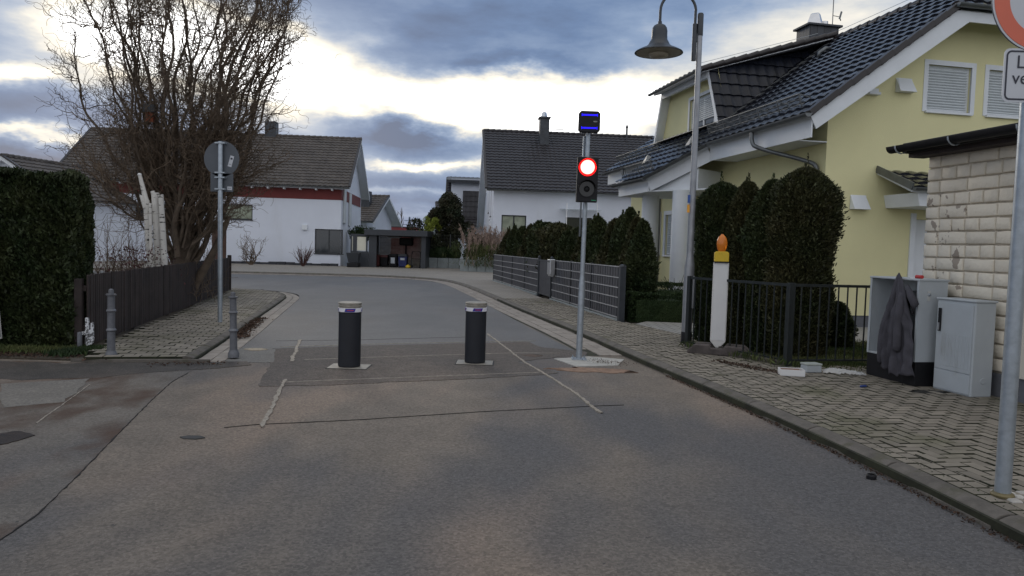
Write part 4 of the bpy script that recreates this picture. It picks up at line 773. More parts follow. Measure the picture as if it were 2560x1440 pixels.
def sleeve(pts,rs,name):
    mb=MB(); mb.tube(pts,rs,14); o=mb.build(name,M['cloth'],t,True); dd=o.modifiers.new('sub','SUBSURF'); dd.levels=dd.render_levels=1; return o
sleeve([(-.05,.20,H1-.10),(-.10,.16,H1-.28),(-.125,.14,H1-.42),(-.12,.17,H1-.50),(-.14,.13,H1-.66),(-.13,.14,H1-.82)],[.03,.05,.045,.05,.042,.05],'sleeve')
sleeve([(-.05,.32,H1-.18),(-.10,.38,H1-.45),(-.11,.42,H1-.62),(-.12,.41,H1-.80),(-.10,.43,H1-1.0)],[.03,.045,.04,.045,.04],'sleeve')
MB().tube([(-.03,.16,H1-.06),(-.06,.06,H1-.16),(-.06,-.01,H1-.26),(-.05,.03,H1-.36)],[.02,.04,.045,.02],10).build('hood',M['cloth'],t,True)
MB().tube([(-.09,.08,.15),(-.10,.07,.04),(-.095,.06,.004)],.004,6).build('cord',M['black'],t)
# things on the pavement
x,y=G(1978,938,.09); t=thing('open_carton','small white open box with brown cardboard inside on the pavement','box',(x,y,.092),R(-8))
w_,d_,h_=.135,.09,.075; MB().box(-w_,w_,-d_,-d_+.006,0,h_).box(-w_,w_,d_-.006,d_,0,h_).box(-w_,-w_+.006,-d_+.006,d_-.006,0,h_).box(w_-.006,w_,-d_+.006,d_-.006,0,h_).box(-w_,w_,-d_,d_,0,.005).build('tray',M['white'],t); MB().box(-.115,.10,-.06,.075,.006,.068).build('cardboard_piece',M['cardboard'],t,bevel=.004)
x,y=G(2027,930,.09); t=thing('plastic_box','small grey plastic box with closed lid next to the white carton','box',(x,y,.092),R(10)); MB().box(-.10,.10,-.07,.07,0,.085).build('body',M['cabinet'],t,bevel=.01); MB().box(-.105,.105,-.075,.075,.086,.11).build('lid',mat('pale_lid',(.42,.45,.42),.5),t,bevel=.008)
x,y=G(2110,935,.09); rb=np.random.default_rng(9); nu,nv=26,12; vs=[(-.24+.48*i/nu,-.07+.14*j/nv,max(0,.01+(.055*math.sin(math.pi*j/nv)*abs(math.sin(math.pi*i/nu))**.5)*(1.3-i/nu)+rb.normal(0,.008))) for j in range(nv+1) for i in range(nu+1)]
o=MB().add(vs,[(j*(nu+1)+i,j*(nu+1)+i+1,(j+1)*(nu+1)+i+1,(j+1)*(nu+1)+i) for j in range(nv) for i in range(nu)]).build('plastic_bag',M['plasticbag'],None,True,loc=(x,y,.093),rz=R(-15)); tag(o,'crumpled clear plastic bag on the pavement before the lawn','plastic bag')
x,y=G(2160,968,.09); t=thing('blue_pliers','small blue tool lying on the paving in front of the cabinet','tool',(x,y,.092),R(25)); MB().box(-.055,.03,-.012,.012,0,.022).build('grip',M['bluetool'],t,bevel=.006); MB().box(.03,.06,-.006,.006,.004,.014).build('tip',M['black'],t)
# dead leaves, sticks
def litter(name,pts,spread,n,size,m,z,seed):
    rg=np.random.default_rng(seed); P=resample(pts,.05) if len(pts)>1 else np.array(pts); idx=rg.integers(0,len(P),n); XY=P[idx]+rg.normal(0,spread,(n,2)); Z=z+rg.uniform(.003,.02,n)
    D_=np.stack([rg.normal(0,1,n),rg.normal(0,1,n),rg.normal(0,.25,n)],1); Vv,F_=cards(np.c_[XY,Z],D_,size,size*.55,rg,.1); o=fastmesh(name,Vv,F_,m); o['kind']='stuff'; return o
litter('dead_leaves',[G(650,800),G(610,830),G(600,850)],.07,900,.045,M['deadleaf'],.03,1)
litter('dead_leaves',[G(230,905),G(330,875),G(345,868)],.06,350,.04,M['deadleaf'],.03,2)
litter('dead_leaves',[G(380,914),G(560,912)],.07,110,.035,M['deadleaf'],.012,3)
litter('dead_leaves',[tuple(p-[.03,0]) for p in KR if 2<p[1]<9],.018,1500,.02,M['deadleaf'],0,4)
litter('dead_leaves',[tuple(p+[.2,0]) for p in KR if 2<p[1]<8.5],.015,300,.012,M['boxleaf'],.088,14)
litter('dead_leaves',[G(1800,905,.09),G(1960,935,.09)],.05,500,.03,M['deadleaf'],.09,5)
litter('soil_crumbs',[G(1480,905),G(1560,912)],.09,300,.016,mat('crumbs',(.07,.045,.032),.95,var=.4,scale=9),.012,6)
litter('dead_leaves',[(-9,8.9),(-5.3,8.95)],.12,1500,.04,M['deadleaf'],.02,7)
def grass(name,pts,spread,n,h,z,seed,m=None,kind=True):
    rg=np.random.default_rng(seed); P=resample(pts,.05); idx=rg.integers(0,len(P),n); XY=P[idx]+rg.normal(0,spread,(n,2)); D_=np.stack([rg.normal(0,.35,n),rg.normal(0,.35,n),np.ones(n)],1)
    Vv,F_=cards(np.c_[XY,np.full(n,z+h*.4)],D_,h,h*.16,rg,.2); o=fastmesh(name,Vv,F_,m or M['grass']); o['kind']='stuff'; return o
grass('grass',[(-9,9.1),(-5.9,9.2),(-5.4,9.3)],.12,5000,.08,.02,1); grass('grass',[(-5.45,9.0),(-5.3,9.35)],.1,1600,.09,.02,2,M['boxleaf'])
grass('grass',[tuple(FBb+[.2,.3]),(5.5,10.2),(5.8,11.4),(4.4,11.0),(4.2,11.9),(6.0,12.0)],.30,16000,.07,.056,3); grass('grass',[tuple(FBa),tuple(FBb)],.06,500,.12,.09,4)
# ================================================================== HOUSES
def frame_window(parent,O,U,inn,u0,u1,z0,z1,kind='glass',frame='winframe',fw=.06,mull=1,depth=.12,surround=None,sillp=True):
    """window part in a wall opening: frame > glass / curtain / shutter"""
    O=np.array(O,float);U=np.array(U,float);inn=np.array(inn,float)
    def bx(mb,a,b,c,d,f0,f1):
        vs=[O+U*u+inn*f+np.array([0,0,z]) for f in (f0,f1) for u,z in ((a,c),(b,c),(b,d),(a,d))]; return mb.add(vs,[(0,1,2,3),(7,6,5,4),(0,4,5,1),(1,5,6,2),(2,6,7,3),(3,7,4,0)])
    mb=MB(); f0,f1=depth-.05,depth-.002
    bx(mb,u0,u0+fw,z0,z1,f0,f1);bx(mb,u1-fw,u1,z0,z1,f0,f1);bx(mb,u0+fw,u1-fw,z0,z0+fw,f0,f1);bx(mb,u0+fw,u1-fw,z1-fw,z1,f0,f1)
    for k in range(1,mull): c=u0+(u1-u0)*k/mull; bx(mb,c-fw*.6,c+fw*.6,z0+fw,z1-fw,f0,f1)
    w_=mb.build('window',M[frame],parent)
    if kind=='shutter' or kind=='half':
        zb=z0 if kind=='shutter' else z0+(z1-z0)*.33; n=int((z1-zb)/.055); mb=MB()
        for i in range(n):
            za=zb+(z1-zb)*i/n; zb2=zb+(z1-zb)*(i+1)/n; vs=[O+U*u+inn*f+np.array([0,0,z]) for u in (u0+fw*.7,u1-fw*.7) for f,z in ((depth-.045,za),(depth-.062,za+(zb2-za)*.35),(depth-.060,za+(zb2-za)*.7),(depth-.045,zb2-.006),(depth-.035,zb2))]
            mb.add(vs,[(j,j+5,j+6,j+1) for j in range(4)])
        mb.build('shutter',M['shutter'],w_)
    if kind!='shutter': bx(MB(),u0+fw,u1-fw,z0+fw,z1-fw,depth-.022,depth-.012).build('glass',M['curtain' if kind=='curtain' else 'glass'],w_)
    if surround: 
        s_=surround; mb=MB(); bx(mb,u0-s_,u0,z0-s_*.2,z1+s_,-.012,.03);bx(mb,u1,u1+s_,z0-s_*.2,z1+s_,-.012,.03);bx(mb,u0,u1,z1,z1+s_,-.012,.03); mb.build('surround',M['trimwhite'],w_)
    if sillp: bx(MB(),u0-.04,u1+.04,z0-.05,z0-.0,-.06,depth-.05).build('sill',M['trimwhite' if frame!='winframe' else 'winframe'],w_,bevel=.004)
    return w_
def gutterline(parent,a,b,r=.07,name='gutter',mtl='zinc'):
    a=np.array(a,float);b=np.array(b,float);d=(b-a)/np.linalg.norm(b-a); s=np.cross(d,[0,0,1]); s/=np.linalg.norm(s); mb=MB(); k=9; vs=[]
    for p in (a,b):
        for rr_ in (r,r-.006):
            for j in range(k): an=math.pi*j/(k-1); vs.append(p+s*rr_*math.cos(an)+np.array([0,0,-rr_*math.sin(an)]))
    fs=[(j,j+1,2*k+j+1,2*k+j) for j in range(k-1)]+[(k+j+1,k+j,3*k+j,3*k+j+1) for j in range(k-1)]+[(0,2*k,3*k,k),(k-1,2*k-1,4*k-1,3*k-1)]+[tuple(range(k)),tuple(range(2*k,3*k))]
    mb.add(vs,fs); mb.tube([a+s*r,b+s*r],.011,6); return mb.build(name,M[mtl],parent,True,auto=40)
# ---------- yellow house
t=thing('yellow_house','pale yellow house with glossy dark tiled roof, white verge boards and a trapezoid dormer','house',(6.236,15.01,0),th); YH=t
WX=7.5; LY=11.0; RX=3.75; sl_=.73; EZ=3.56+.63
zr_=lambda x: 4.19+sl_*(x+.84) if x<=RX else 4.19+sl_*(WX-x+.84)
zu=lambda x: zr_(x)-.20
mb=MB(); A3=lambda *a:np.array(a,float)
w1=(2.24,3.28,4.56,5.50); w2=(3.70,4.74,4.56,5.50)
dr=(2.14,3.15,.12,2.32)
wallface(mb,(0,0,0),(1,0,0),[(0,.30),(WX,.30),(WX,zu(0)),(RX,zu(RX)),(0,zu(0))],[w1,w2,dr],.16,(0,1,0))
wn=[(7.05,7.95,1.40,2.62),(8.4,9.8,1.40,2.62),(5.25,6.1,.35,2.60)]
wallface(mb,(0,0,0),(0,1,0),[(0,.30),(LY,.30),(LY,zu(0)+.02),(0,zu(0)+.02)],wn,.16,(1,0,0))
mb.add([(0,LY,.3),(WX,LY,.3),(WX,LY,zu(0)),(RX,LY,zu(RX)),(0,LY,zu(0))],[(4,3,2,1,0)]); mb.add([(WX,0,.3),(WX,LY,.3),(WX,LY,zu(0)),(WX,0,zu(0))],[(0,1,2,3)])
mb.build('walls',M['yellow'],t)
MB().box(-.02+.03,2.12,.02,.4,0,.30).box(3.17,WX,.02,.4,0,.30).box(.01,.3,.4,LY,0,.30).box(2.12,3.17,.3,.6,0,.12).build('plinth',M['plinth'],t)
for a in (w1,w2): frame_window(t,(0,0,0),(1,0,0),(0,1,0),*a,'shutter','trimwhite',surround=.10)
for a in wn[:2]: frame_window(t,(0,0,0),(0,1,0),(1,0,0),*a,'shutter','trimwhite',surround=.12)
# patio door with glazing bars
fw=frame_window(t,(0,0,0),(0,1,0),(1,0,0),*wn[2],'glass','trimwhite',mull=2,surround=.12,sillp=False); 
for z in (.9,1.35,1.8,2.2): MB().box(.07,.10,5.3,6.05,z-.012,z+.012).build('glazing_bar',M['trimwhite'],fw)
# entrance door, number plate, canopy, vents
d_=MB().box(2.14,3.15,.10,.155,.12,2.32).build('door',M['trimwhite'],t); MB().box(2.02,2.14,-.03,.10,.12,2.44).build('door_surround',M['trimwhite'],t)
sg=MB().box(1.86,2.0,-.012,-.002,1.72,1.84).build('number_plate',M['signwhite'],t) if False else None
MB().box(2.22,2.50,-.20,-.05,.12,1.02).build('side_cupboard',M['brownwood'],t,bevel=.01); MB().box(2.12,2.56,-.26,-.02,1.03,1.07).build('cupboard_top',M['brownwood'],t,bevel=.005)
cp=MB(); cp.prismY([(1.42,2.52),(3.6,2.52),(3.6,2.78),(1.36,2.78)],-.95,-.0); cp.build('canopy_soffit',M['trimwhite'],t,bevel=.004)
mb=MB(); tiles(mb,(1.18,-1.05,2.84),(1,0,0),(0,1,.42),[(0,0),(2.6,0),(2.6,1.12),(0,1.12)],.3,.28); mb.build('canopy_roof',M['tile_dark'],t)
MB().quadbox([(1.18,-1.03,2.81),(3.8,-1.03,2.81),(3.8,-.01,3.24),(1.18,-.01,3.24)],.04).build('canopy_deck',M['trimwhite'],t); gutterline(t,(3.8,-1.10,2.86),(1.16,-1.10,2.86),.06)
MB().beam((1.16,-1.06,2.88),(1.16,-.005,3.31),.03,.14).build('canopy_flashing',M['zinc'],t)
for (a,b,c,e) in ((1.49,1.87,4.88,5.17),(.59,.96,2.47,2.76)):
    MB().add([(a,-.005,c),(b,-.005,c),(b,-.005,e),(a,-.005,e),(a+.0,-.17,c),(b,-.17,c),(b-.04,-.03,e),(a+.04,-.03,e)],[(0,1,5,4),(4,5,6,7),(1,2,6,5),(3,0,4,7),(2,3,7,6)]).build('vent_hood',M['trimwhite'],t)
MB().box(.82,1.08,-.12,-.005,4.78,4.83).box(.86,1.04,-.10,-.005,4.83,4.90).build('lamp',M['trimwhite'],t)
MB().lathe([(.06,0),(.06,.01),(.03,.05)],n=12).build('wall_socket',M['yellow'],t,loc=(-.005,.75,3.35)).rotation_euler=(0,R(-90),0)
# roof
ru=np.array([0,1.,0]); cs=math.sqrt(1+sl_*sl_); Vd=np.array([1,0,sl_])/cs; vR=(RX+.84)*cs
HX=2.30; HZ=zr_(HX); vH=(HX+.84)*cs; hy=1.25     # half hip: lower edge at x=HX, ridge starts hy behind the gable edge
y0=-.60; y1=LY+.35
rf=MB(); tiles(rf,(-.84,y0,4.19),ru,Vd,[(0,0),(y1-y0,0),(y1-y0,vR),(hy,vR),(0,vH)])
# porch roof continues the same plane downwards
vP=-(1.86-.84)*cs
tiles(rf,(-.84,y0,4.19),ru,Vd,[(3.55-y0,0),(4.95-y0,vP),(7.35-y0,vP),(7.15-y0,0)])
tiles(rf,(WX+.84,y0,4.19),ru,np.array([-1,0,sl_]),[(0,0),(y1-y0,0),(y1-y0,vR),(hy,vR),(0,vH)])
sh_=(zr_(RX)-HZ)/hy; tiles(rf,(HX,y0,HZ),(1,0,0),(0,1,sh_),[(0,0),(WX-2*HX,0),(RX-HX,hy*math.sqrt(1+sh_*sh_))])
roof=rf.build('roof',M['tile_dark'],t)
MB().quadbox([(-.80,y0+.03,4.155+.0),(-.80,y1,4.155),(RX,y1,zr_(RX)-.05),(RX,y0+hy,zr_(RX)-.05),(HX,y0+.03,HZ-.05)],.10).build('roof_deck',M['trimwhite'],t)
MB().quadbox([(WX+.8,y1,4.15),(WX+.8,y0+.03,4.15),(WX-HX,y0+.03,HZ-.05),(RX,y0+hy,zr_(RX)-.052),(RX,y1,zr_(RX)-.052)],.10).build('roof_deck',M['trimwhite'],t)
MB().quadbox([(HX,y0+.03,HZ-.05),(WX-HX,y0+.03,HZ-.05),(RX,y0+hy,zr_(RX)-.055)],.08).build('roof_deck',M['trimwhite'],t)
pz=lambda x:4.19+sl_*(x+.84)
MB().quadbox([(-.84,3.6,pz(-.84)-.05),(-1.83,4.97,pz(-1.83)-.05),(-1.83,7.32,pz(-1.83)-.05),(-.84,7.12,pz(-.84)-.05)],.08).build('porch_deck',M['trimwhite'],t)
# ridge, hip, verge tiles
def capline(name,a,b,r,step,mm='verge',parent=None):
    a=np.array(a,float);b=np.array(b,float);n=int(np.linalg.norm(b-a)/step); mb=MB()
    for i in range(n):
        p=a+(b-a)*i/n; q=a+(b-a)*(i+1.06)/n; mb.tube([p+np.array([0,0,.0]),q+np.array([0,0,.018])],[r*.92,r*1.05],10)
    return mb.build(name,M[mm],parent or t,True,auto=40)
capline('ridge_caps',(RX,y1,zr_(RX)+.0),(RX,y0+hy,zr_(RX)+.0),.105,.36); capline('hip_caps',(RX,y0+hy,zr_(RX)),(HX,y0,HZ),.10,.34); capline('hip_caps',(RX,y0+hy,zr_(RX)),(WX-HX,y0,HZ),.10,.34)
def verge(xa,xb,y,nm_='verge_tiles'):
    n=max(1,int(abs(xb-xa)*cs/.34)); mb=MB()
    for i in range(n):
        x0=xa+(xb-xa)*i/n; x1=xa+(xb-xa)*(i+1.04)/n; mb.beam((x0,y,zr_(x0)+.005),(x1,y,zr_(x1)+.03),.16,.12)
    return mb.build(nm_,M['verge'],t,bevel=.012)
verge(-.84,HX,y0-.02)
# white barge boards and fascia
def board(name,pts,y,th_=.035,m_='trimwhite',parent=None): return MB().prismY(pts,y,y+th_).build(name,M[m_],parent or t)
bd=.34; board('barge_board',[(-.80,zr_(-.80)-.06),(-.66,zr_(-.66)-.06-bd),(HX+.28,zr_(HX+.28)-.06-bd-.08),(HX,HZ-.08)],y0-.03)
board('barge_board',[(HX,HZ-.08),(HX+.28,zr_(HX+.28)-.06-bd-.08),(WX-HX-.28,zr_(HX+.28)-.06-bd-.08),(WX-HX,HZ-.08)],y0-.028)
MB().quadbox([(-.62,y0,zr_(-.62)-.38),(-.62,-.0,zr_(-.62)-.38),(HX+.2,0,zr_(HX+.2)-.42),(HX+.2,y0,zr_(HX+.2)-.42)],.02).build('gable_soffit',M['trimwhite'],t)
gutterline(t,(WX-HX+.1,y0-.13,HZ+.03),(HX-.1,y0-.13,HZ+.03),.075)
def fascia(name,a,b,h=.34,thk=.03):
    return MB().beam((a[0],a[1],a[2]-h/2),(b[0],b[1],b[2]-h/2),thk,h).build(name,M['trimwhite'],t)
fascia('fascia',(-.74,y0+.0,4.10),(-.74,3.62,4.10)); fascia('fascia',(-.74,3.62,4.10),(-1.76,5.0,3.40)); fascia('fascia',(-1.76,5.0,3.40),(-1.76,7.3,3.40)); fascia('fascia',(-.74,7.3,4.10),(-.74,y1,4.10)); fascia('fascia',(-1.76,7.3,3.40),(-.74,7.2,4.05))
MB().quadbox([(-.73,-.005,3.80),(0,-.005,3.80),(0,3.62,3.80),(-.73,3.62,3.80)],.02).build('soffit',M['trimwhite'],t)
MB().prism([(-.73,3.66),(-1.74,5.02),(-1.74,7.28),(-.0,7.28),(0,3.2),(-.0,3.2)],3.06,3.10).build('porch_ceiling',M['trimwhite'],t)
MB().prism([(-.9,3.9),(-1.55,4.95),(-1.55,7.0),(-1.35,7.0),(-1.35,5.0),(-.9,4.5),(-.012,4.75),(-.012,4.45)],3.10,3.6).build('porch_beam',M['trimwhite'],t)
gutterline(t,(-.90,y0-.12,4.19),(-.90,3.45,4.17)); gutterline(t,(-.90,3.5,4.16),(-1.93,4.92,3.42)); gutterline(t,(-1.93,4.92,3.40),(-1.93,7.42,3.40)); gutterline(t,(-.92,7.2,4.17),(-.92,y1+.1,4.15))
# downpipes
def pipe(pts,r=.045,name='downpipe'):
    P=smoothp(pts,2); return MB().tube(P,r,12).build(name,M['zinc'],t,True,auto=40)
pipe([(-.90,1.35,4.14),(-.90,1.35,3.92),(-.86,1.25,3.78),(-.14,.28,3.42),(-.07,.18,3.30),(-.07,.18,3.0),(-.07,.18,.2)])
pipe([(-.92,9.4,4.1),(-.92,9.4,3.9),(-.75,9.2,3.75),(-.07,8.4,3.6),(-.07,8.3,3.4),(-.07,8.3,.3)])
for z in (3.05,1.9): MB().lathe([(.056,0),(.056,.03)],n=12).build('pipe_bracket',M['zinc'],t,loc=(-.07,.18,z))
# columns
for yy,xx in ((4.25,-1.15),(6.35,-1.15)): MB().lathe([(.24,.05),(.24,3.07)],(xx,yy,0),28).build('column',M['trimwhite'],t,True,auto=40)
MB().prism([(-1.6,3.8),(-1.6,7.2),(0,7.2),(0,3.4)],.02,.14).build('porch_floor',M['gravel'],t,bevel=.01); MB().box(-2.0,-1.6,4.4,6.6,.02,.08).build('step',M['concrete'],t,bevel=.01)
# dormer
DT=6.48; ds=.31
top=lambda x:DT+ds*x
def yn(x,z,near=True):  # cheek leaning inwards with height
    zt_=top(x); q=.465*(zt_-z); return 5.48-q if near else 8.62+q*.75
dm=MB(); xf=-.0
# cheek planes as tiled sheets: origin at front bottom
def cheek(near):
    mb=MB(); s=1 if near else -1
    fb=(xf,yn(xf,pz(xf)-.05,near),pz(xf)-.05); ft=(xf,yn(xf,top(xf),near),top(xf)); U=np.array([1,0,0.]); U=np.array([1,(yn(1,top(1),near)-yn(0,top(0),near)),ds]); 
    Vv=np.array(ft)-np.array(fb); Vn=Vv/np.linalg.norm(Vv); U=np.array([1.,0,0]); U=U-Vn*(U@Vn); U/=np.linalg.norm(U)
    O_=np.array(fb)
    def uv(p): d=np.array(p)-O_; return (float(d@U),float(d@Vn))
    # intersection of cheek with roof plane at ridge side
    xe=3.55; pts=[uv(fb),uv(ft),uv((xe,yn(xe,top(xe),near),top(xe))),uv((xe,yn(xe,pz(xe)-.05,near),pz(xe)-.05))]
    tiles(mb,O_,U,Vn,pts,.30,.36,.03,.035); return mb.build('cheek',M['tile_cheek'],t)
cheek(True); 
MB().add([(xf,yn(xf,pz(xf),False),pz(xf)),(xf,yn(xf,top(xf),False),top(xf)),(3.55,yn(3.55,top(3.55),False),top(3.55)),(3.55,yn(3.55,pz(3.55),False),pz(3.55))],[(0,1,2,3)]).build('cheek',M['tile_dark'],t)
mb=MB(); tiles(mb,(xf-.25,5.36,top(-.25)+.04),(0,1,0),(1,0,ds),[(0,0),(3.4,0),(3.4,4.1),(0,4.1)]); mb.build('dormer_roof',M['tile_dark'],t)
MB().quadbox([(xf-.23,5.38,top(-.23)),(xf-.23,8.74,top(-.23)),(3.7,8.74,top(3.7)),(3.7,5.38,top(3.7))],.05).build('dormer_deck',M['trimwhite'],t)
capline('dormer_edge_caps',(xf-.28,5.40,top(-.28)+.03),(3.75,5.40,top(3.75)+.05),.085,.33)
gutterline(t,(xf-.33,5.28,top(-.3)+.03),(xf-.33,8.85,top(-.3)+.03),.06)
# dormer front: recessed yellow wall, white frame boards
xr=.28; mb=MB(); dw=(5.55,7.15,4.93,5.95); wallface(mb,(xr,0,0),(0,1,0),[(4.75,4.7),(9.2,4.7),(8.7,top(xr)),(5.45,top(xr))],[dw],.12,(1,0,0)); mb.build('dormer_wall',M['yellow'],t)
frame_window(t,(xr,0,0),(0,1,0),(1,0,0),*dw,'half','trimwhite',mull=2,surround=.09)
zb=pz(0)-.05
for near in (True,False):
    s=1 if near else -1; a=np.array((xf,yn(xf,zb,near),zb)); b=np.array((xf,yn(xf,top(xf)-.05,near),top(xf)-.05)); MB().beam(a+[.02,s*.05,0],b+[.02,s*.05,0],.10,.06,(1,0,0)).build('dormer_trim',M['trimwhite'],t)
    MB().add([a+[.03,s*.10,0],b+[.03,s*.10,0],b+[xr,s*.10,.05],a+[xr,s*.10,.2]],[(0,1,2,3)]).build('dormer_reveal',M['trimwhite'],t)
MB().box(-.02,.06,5.5,8.62,top(0)-.24,top(0)-.05).build('dormer_fascia',M['trimwhite'],t); MB().box(.06,xr,5.52,8.6,top(0)-.10,top(0)-.08).build('dormer_soffit',M['trimwhite'],t)
MB().beam((.05,4.7,pz(.05)+.06),(.05,9.1,pz(.05)+.06),.4,.02).build('lead_flashing',M['zinc'],t)
MB().beam((0,yn(0,zb)-.03,pz(0)+.04),(3.5,yn(3.5,pz(3.5))-.03,pz(3.5)+.05),.22,.02).build('lead_flashing',M['zinc'],t)
# snow guards, hooks, lightning wire
def snow(ya,yb,x,h=.22):
    mb=MB(); n=max(2,int((yb-ya)/.04)); nrm=np.array([-sl_,0,1])/cs
    b=np.array((x,0,pz(x)))+nrm*.06; tpt=b+nrm*h
    for q in (b,tpt): mb.beam((q[0],ya,q[2]),(q[0],yb,q[2]),.012,.012)
    mb.beam(((b+tpt)[0]/2,ya,(b+tpt)[2]/2),((b+tpt)[0]/2,yb,(b+tpt)[2]/2),.008,.008)
    for i in range(n+1):
        y=ya+(yb-ya)*i/n; mb.beam((b[0],y,b[2]),(tpt[0],y,tpt[2]),.006,.006)
    k=max(1,int((yb-ya)/.8))
    for i in range(k+1):
        y=ya+.02+(yb-ya-.04)*i/k; mb.beam((b[0]-.05,y,b[2]-.05),(tpt[0],y,tpt[2]+.01),.02,.02); mb.beam((tpt[0],y,tpt[2]),(b[0]+.2*Vd[0],y,b[2]+.2*Vd[2]),.02,.02)
    return mb.build('snow_guard',M['zinc'],t)
snow(.2,4.3,-.38); snow(7.4,11.0,-.45); snow(5.1,7.1,-1.55)
for (yy,xx) in ((4.75,-.75),(6.9,-1.1)): MB().add([(xx-.1,yy-.12,pz(xx)+.03),(xx-.1,yy+.12,pz(xx)+.03),(xx+.1,yy+.12,pz(xx)+.2),(xx+.1,yy-.12,pz(xx)+.2),(xx+.02,yy,pz(xx)+.28)],[(0,1,4),(1,2,4),(2,3,4),(3,0,4)]).build('vent_tile',M['zinc'],t)
wz=.22; P=[(RX,y,zr_(RX)+wz) for y in np.arange(1.0,y1,.5)]; MB().tube(P,.006,5).build('lightning_wire',M['galv'],t)
P=[(x,5.40,top(x)+.20) for x in np.arange(-.3,3.6,.5)]; MB().tube(P,.006,5).build('lightning_wire',M['galv'],t)
mb=MB()
for y in np.arange(1.2,y1,1.0): mb.beam((RX,y,zr_(RX)+.05),(RX,y,zr_(RX)+wz+.01),.012,.012)
for x in np.arange(0,3.6,.7): mb.beam((x,5.40,top(x)+.05),(x,5.40,top(x)+.21),.012,.012)
mb.build('wire_holders',M['galv'],t)
x_=2.55; y_=4.35; MB().tube([(x_,y_,pz(x_)+.02),(x_,y_-.05,pz(x_)+.16),(x_+.2,y_-.02,pz(x_)+.30),(x_+.4,y_,pz(x_)+.30)],[.05,.05,.05,.05],10).build('vent_pipe',M['zinc'],t,True)
# chimney, antenna
ch=MB(); cx0,cx1,cy0,cy1=3.38,4.32,6.1,6.75; c=MB().box(cx0,cx1,cy0,cy1,6.9,8.12).build('chimney',mat('slate_scales',(.9,.9,.9),.5,var=.1,extra=brick_extra((.055,.06,.07),(.035,.038,.045),(.012,.012,.014),.22,.16,.012)),t)
MB().box(cx0-.08,cx1+.08,cy0-.08,cy1+.08,8.12,8.18).build('chimney_slab',M['slate'],c,bevel=.01)
MB().lathe([(.30,8.18),(.17,8.52),(.17,8.54),(.10,8.57)],(cx0+.38,6.42,0),4).build('cowl',M['steel'],c); MB().lathe([(.10,8.18),(.10,8.36)],(cx0+.68,6.42,0),14).build('flue',M['steel'],c)
a_=MB().tube([(cx1-.08,6.3,8.1),(cx1-.08,6.3,9.2)],.013,6).build('antenna_mast',M['zinc'],c); MB().beam((cx1-.08,6.3,8.52),(cx1+.16,6.3,8.50),.015,.015).beam((cx1+.14,6.3,8.44),(cx1+.20,6.3,8.66),.02,.05).beam((cx1+.10,6.22,8.43),(cx1+.24,6.38,8.43),.02,.03).build('weather_vane',M['zinc'],a_)
# ---------- garage with cream split blocks
gw=thing('garage','cream painted garage wall of split blocks with peeling corner and dark gutter','garage',(GC[0],GC[1],.0),th)
# local y points away from the viewer, the wall runs towards -y; outer face towards -x
Hg=2.72; rg=np.random.default_rng(8); mbs={'garagewhite':MB(),'garageworn':MB()}
zc=.34; rowi=0
MB().box(.03,4.6,-9.0,.0-.012,.0,Hg).build('wall_core',M['mortar'],gw)
MB().box(-.0,4.6,-9.0,.0,.0,.33).build('plinth',M['plinth'],gw,bevel=.01)
def rockface(mb,ya,yb,za,zb_):
    g=.009; n=5 if yb-ya>.3 else 3; m=3; ys=np.r_[ya+g,np.linspace(ya+g+.012,yb-g-.012,n-1),yb-g]; zs=np.r_[za+g,np.linspace(za+g+.012,zb_-g-.012,m-1),zb_-g]; base=len(mb.v); x0=-.004+rg.uniform(-.008,.006)
    for j,z in enumerate(zs):
        for i,y in enumerate(ys):
            edge=(i in(0,n)) or (j in(0,m)); mb.v.append((.008 if edge else x0*.7+rg.normal(0,.0018), y+(0 if not edge else rg.normal(0,.003)), z+(0 if not edge else rg.normal(0,.003))))
    for j in range(m):
        for i in range(n): a=base+j*(n+1)+i; mb.f.append((a,a+n+1,a+n+2,a+1))
    ring=[base+i for i in range(n+1)]+[base+j*(n+1)+n for j in range(1,m+1)]+[base+m*(n+1)+i for i in range(n-1,-1,-1)]+[base+j*(n+1) for j in range(m-1,0,-1)]
    o=len(mb.v); 
    for r_ in ring: v=mb.v[r_]; mb.v.append((.05,v[1],v[2]))
    k=len(ring)
    for i in range(k): mb.f.append((ring[i],ring[(i+1)%k],o+(i+1)%k,o+i))
while zc<Hg-.05:
    hh=.148; y=-.0; ln=.40 if rowi%2 else .20; first=True
    while y>-4.2:
        l=(.2 if first and ln==.4 else ln)+rg.uniform(-.015,.015); 
        if first and rowi%2==0: l=.22
        rockface(mbs['garageworn' if y>-.42 and zc<2.2 else 'garagewhite'],y-l,y,zc,min(zc+hh,Hg)); y-=l; first=False
    zc+=hh; rowi+=1
for k_,mb in mbs.items(): mb.build('blocks',M[k_],gw,True)['kind']='stuff' if k_=='garagewhite' else 'stuff'
MB().box(-.035,.02,-9.0,-1.42,.33,Hg-.02).build('smooth_panel',mat('cream_panel',(.62,.58,.50),.6,var=.03),gw,bevel=.004)
MB().box(-.26,4.8,-9.2,.12,Hg+.02,Hg+.14).build('roof_slab',M['black'],gw,bevel=.01); MB().box(-.20,-.0,-9.1,.08,Hg-.03,Hg+.02).build('eaves_board',M['wood'],gw)
MB().box(-.02,.2,-9,.02,Hg-.01,Hg+.01).build('wall_plate',M['mortar'],gw)
gutterline(gw,(-.33,-9.2,Hg+.06),(-.33,.22,Hg+.10),.075,'gutter','black')
mb=MB()
for y in (.05,-.75,-1.6): MB().tube([(-.33+.088*math.cos(a_),y,Hg+.098+(y-.3)*.0042-.088*math.sin(a_)) for a_ in np.linspace(0,math.pi,9)],.009,6).build('gutter_bracket',M['galv'],gw)
